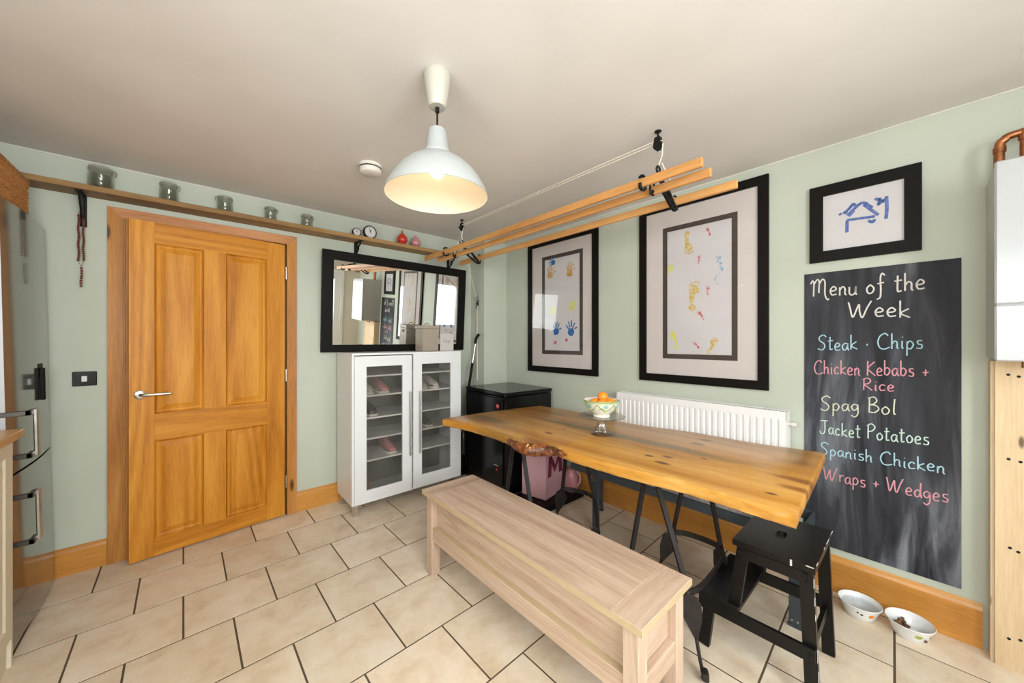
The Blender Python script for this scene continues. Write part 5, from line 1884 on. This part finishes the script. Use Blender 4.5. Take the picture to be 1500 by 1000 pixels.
def fdoor(z0, z1):
    # gently curved front seen from above: bulges in the middle
    bm = bmesh.new()
    pts = [(-.058, .0), (-.058, .61)]
    arc = []
    for k in range(9):
        u = k / 8
        arc.append((-.012 + .014 * math.sin(PI * u), .61 * (1 - u)))
    poly = pts[:1] + pts[1:] + arc
    add_prism(bm, poly, lambda u, v, d: GM @ Vector((u, v, d)), z0, z1)
    o = obj('door', bm, [M['fridge'], M['fridge_side']], fg, True)
    for p in o.data.polygons:
        if abs(p.normal.y) > .9:
            p.material_index = 1
            p.use_smooth = False
    return o


d1 = fdoor(.722, 1.848)
d2 = fdoor(.03, .712)


def fhandle(z0, z1, par):
    bm = bmesh.new()
    add_box(bm, .048, .062, .036, .062, z0, z1, .004, GM)
    obj('handle', bm, M['steel'], par)
    bm = bmesh.new()
    for z in (z0 + .002, z1 - .022):
        add_box(bm, -.055, .052, -.006, .010, z, z + .020, .002, GM)
        add_box(bm, .036, .052, -.006, .056, z, z + .020, .002, GM)
    obj('handle_arm', bm, M['steel_dark'], par, label='dark grey handle arm')


fhandle(.785, .985, d1)
fhandle(.43, .645, d2)
bm = box(-.003, .003, .36, .43, 1.09, 1.16, .001, GM)
add_box(bm, .002, .018, .372, .39, .985, 1.14, .003, GM)
obj('hook', bm, M['black'], fg, label='black stick-on hook')
bm = bmesh.new()
for (x, y) in ((-.55, .04), (-.55, .56), (-.10, .04), (-.10, .56)):
    cyl(tuple(GM @ Vector((x, y, 0))), .016, .021, 10, None, bm)
pieces('foot', bm, M['iron'], fg)

bk = thing('wicker_basket', 'brown woven wicker basket on top of the fridge', 'basket', (-.80, 2.58, 1.86))
BX = (-1.06, -.585, 2.34, 2.845)
z0b, z1b = 1.862, 2.035
bm = bmesh.new()
add_box(bm, BX[0] + .01, BX[1] - .012, BX[2] + .01, BX[3] - .01, z0b, z0b + .01)
add_box(bm, BX[1] - .014, BX[1] - .011, BX[2] + .01, BX[3] - .01, z0b, z1b)
add_box(bm, BX[0] + .011, BX[0] + .014, BX[2] + .01, BX[3] - .01, z0b, z1b)
add_box(bm, BX[0] + .01, BX[1] - .01, BX[2] + .011, BX[2] + .014, z0b, z1b)
add_box(bm, BX[0] + .01, BX[1] - .01, BX[3] - .014, BX[3] - .011, z0b, z1b)
stuff(obj('lining', bm, M['wicker_dark'], bk))
bm = bmesh.new()
rows = 13
for side in range(4):
    L = (BX[3] - BX[2]) if side < 2 else (BX[1] - BX[0])
    ns = int(L / .009)
    for r_ in range(rows):
        z = z0b + .010 + r_ * (z1b - z0b - .03) / (rows - 1)
        P = []
        for k in range(ns + 1):
            u = k / ns * L
            wv_ = .0042 * (1 if (k + r_) % 2 else -1)
            if side == 0:
                P.append((BX[1] - .006 + wv_, BX[2] + u, z))
            elif side == 1:
                P.append((BX[0] + .006 + wv_, BX[2] + u, z))
            elif side == 2:
                P.append((BX[0] + u, BX[2] + .006 + wv_, z))
            else:
                P.append((BX[0] + u, BX[3] - .006 + wv_, z))
        add_tube(bm, P, .0046, 4)
stuff(obj('weave', bm, M['wicker'], bk))
bm = bmesh.new()
for (a, b) in (((BX[1] - .004, BX[2] - .004), (BX[1] - .004, BX[3] + .004)), ((BX[0] + .004, BX[2]), (BX[0] + .004, BX[3])), ((BX[0], BX[2] + .004), (BX[1], BX[2] + .004)), ((BX[0], BX[3] - .004), (BX[1], BX[3] - .004))):
    for k, dz in ((0, 0), (1, .010)):
        add_tube(bm, [(a[0], a[1], z1b - .012 + dz), (b[0], b[1], z1b - .012 + dz)], .008, 8)
stuff(obj('rim', bm, M['wicker'], bk, True))

wt = obj('worktop', box(X0 + .001, -.500, .55, 2.385, .888, .920, .003), M['counter'], origin=(-.83, 1.45, .888))
tag(wt, 'light wooden worktop corner at the left edge of the photo', 'worktop')
cu = thing('base_unit', 'cream panelled kitchen base unit under the wooden worktop', 'cabinet', (-.85, 2.05, 0))
obj('carcass', box(X0 + .001, -.545, 1.75, 2.345, .10, .887), M['cream'], cu)
obj('plinth', box(X0 + .001, -.535, 1.75, 2.345, 0, .10), M['cream'], cu)
obj('end_panel', box(X0 + .001, -.524, 2.346, 2.364, 0, .887, .001), M['cream'], cu)
bm = bmesh.new()
lv = [(0, -.523), (.055, -.523), (.062, -.529), (.075, -.529), (.082, -.525)]
rings = []
for ins, x in lv:
    rings.append([bm.verts.new((x, y, z)) for y, z in ((1.755 + ins, .115 + ins), (2.34 - ins, .115 + ins), (2.34 - ins, .88 - ins), (1.755 + ins, .88 - ins))])
for a, b in zip(rings, rings[1:]):
    for k in range(4):
        bm.faces.new([a[k], a[(k + 1) % 4], b[(k + 1) % 4], b[k]])
bm.faces.new(rings[-1])
bkv = [bm.verts.new((-.5445, y, z)) for y, z in ((1.755, .115), (2.34, .115), (2.34, .88), (1.755, .88))]
bm.faces.new(bkv[::-1])
for k in range(4):
    bm.faces.new([rings[0][k], bkv[k], bkv[(k + 1) % 4], rings[0][(k + 1) % 4]])
obj('door', bm, M['cream'], cu)
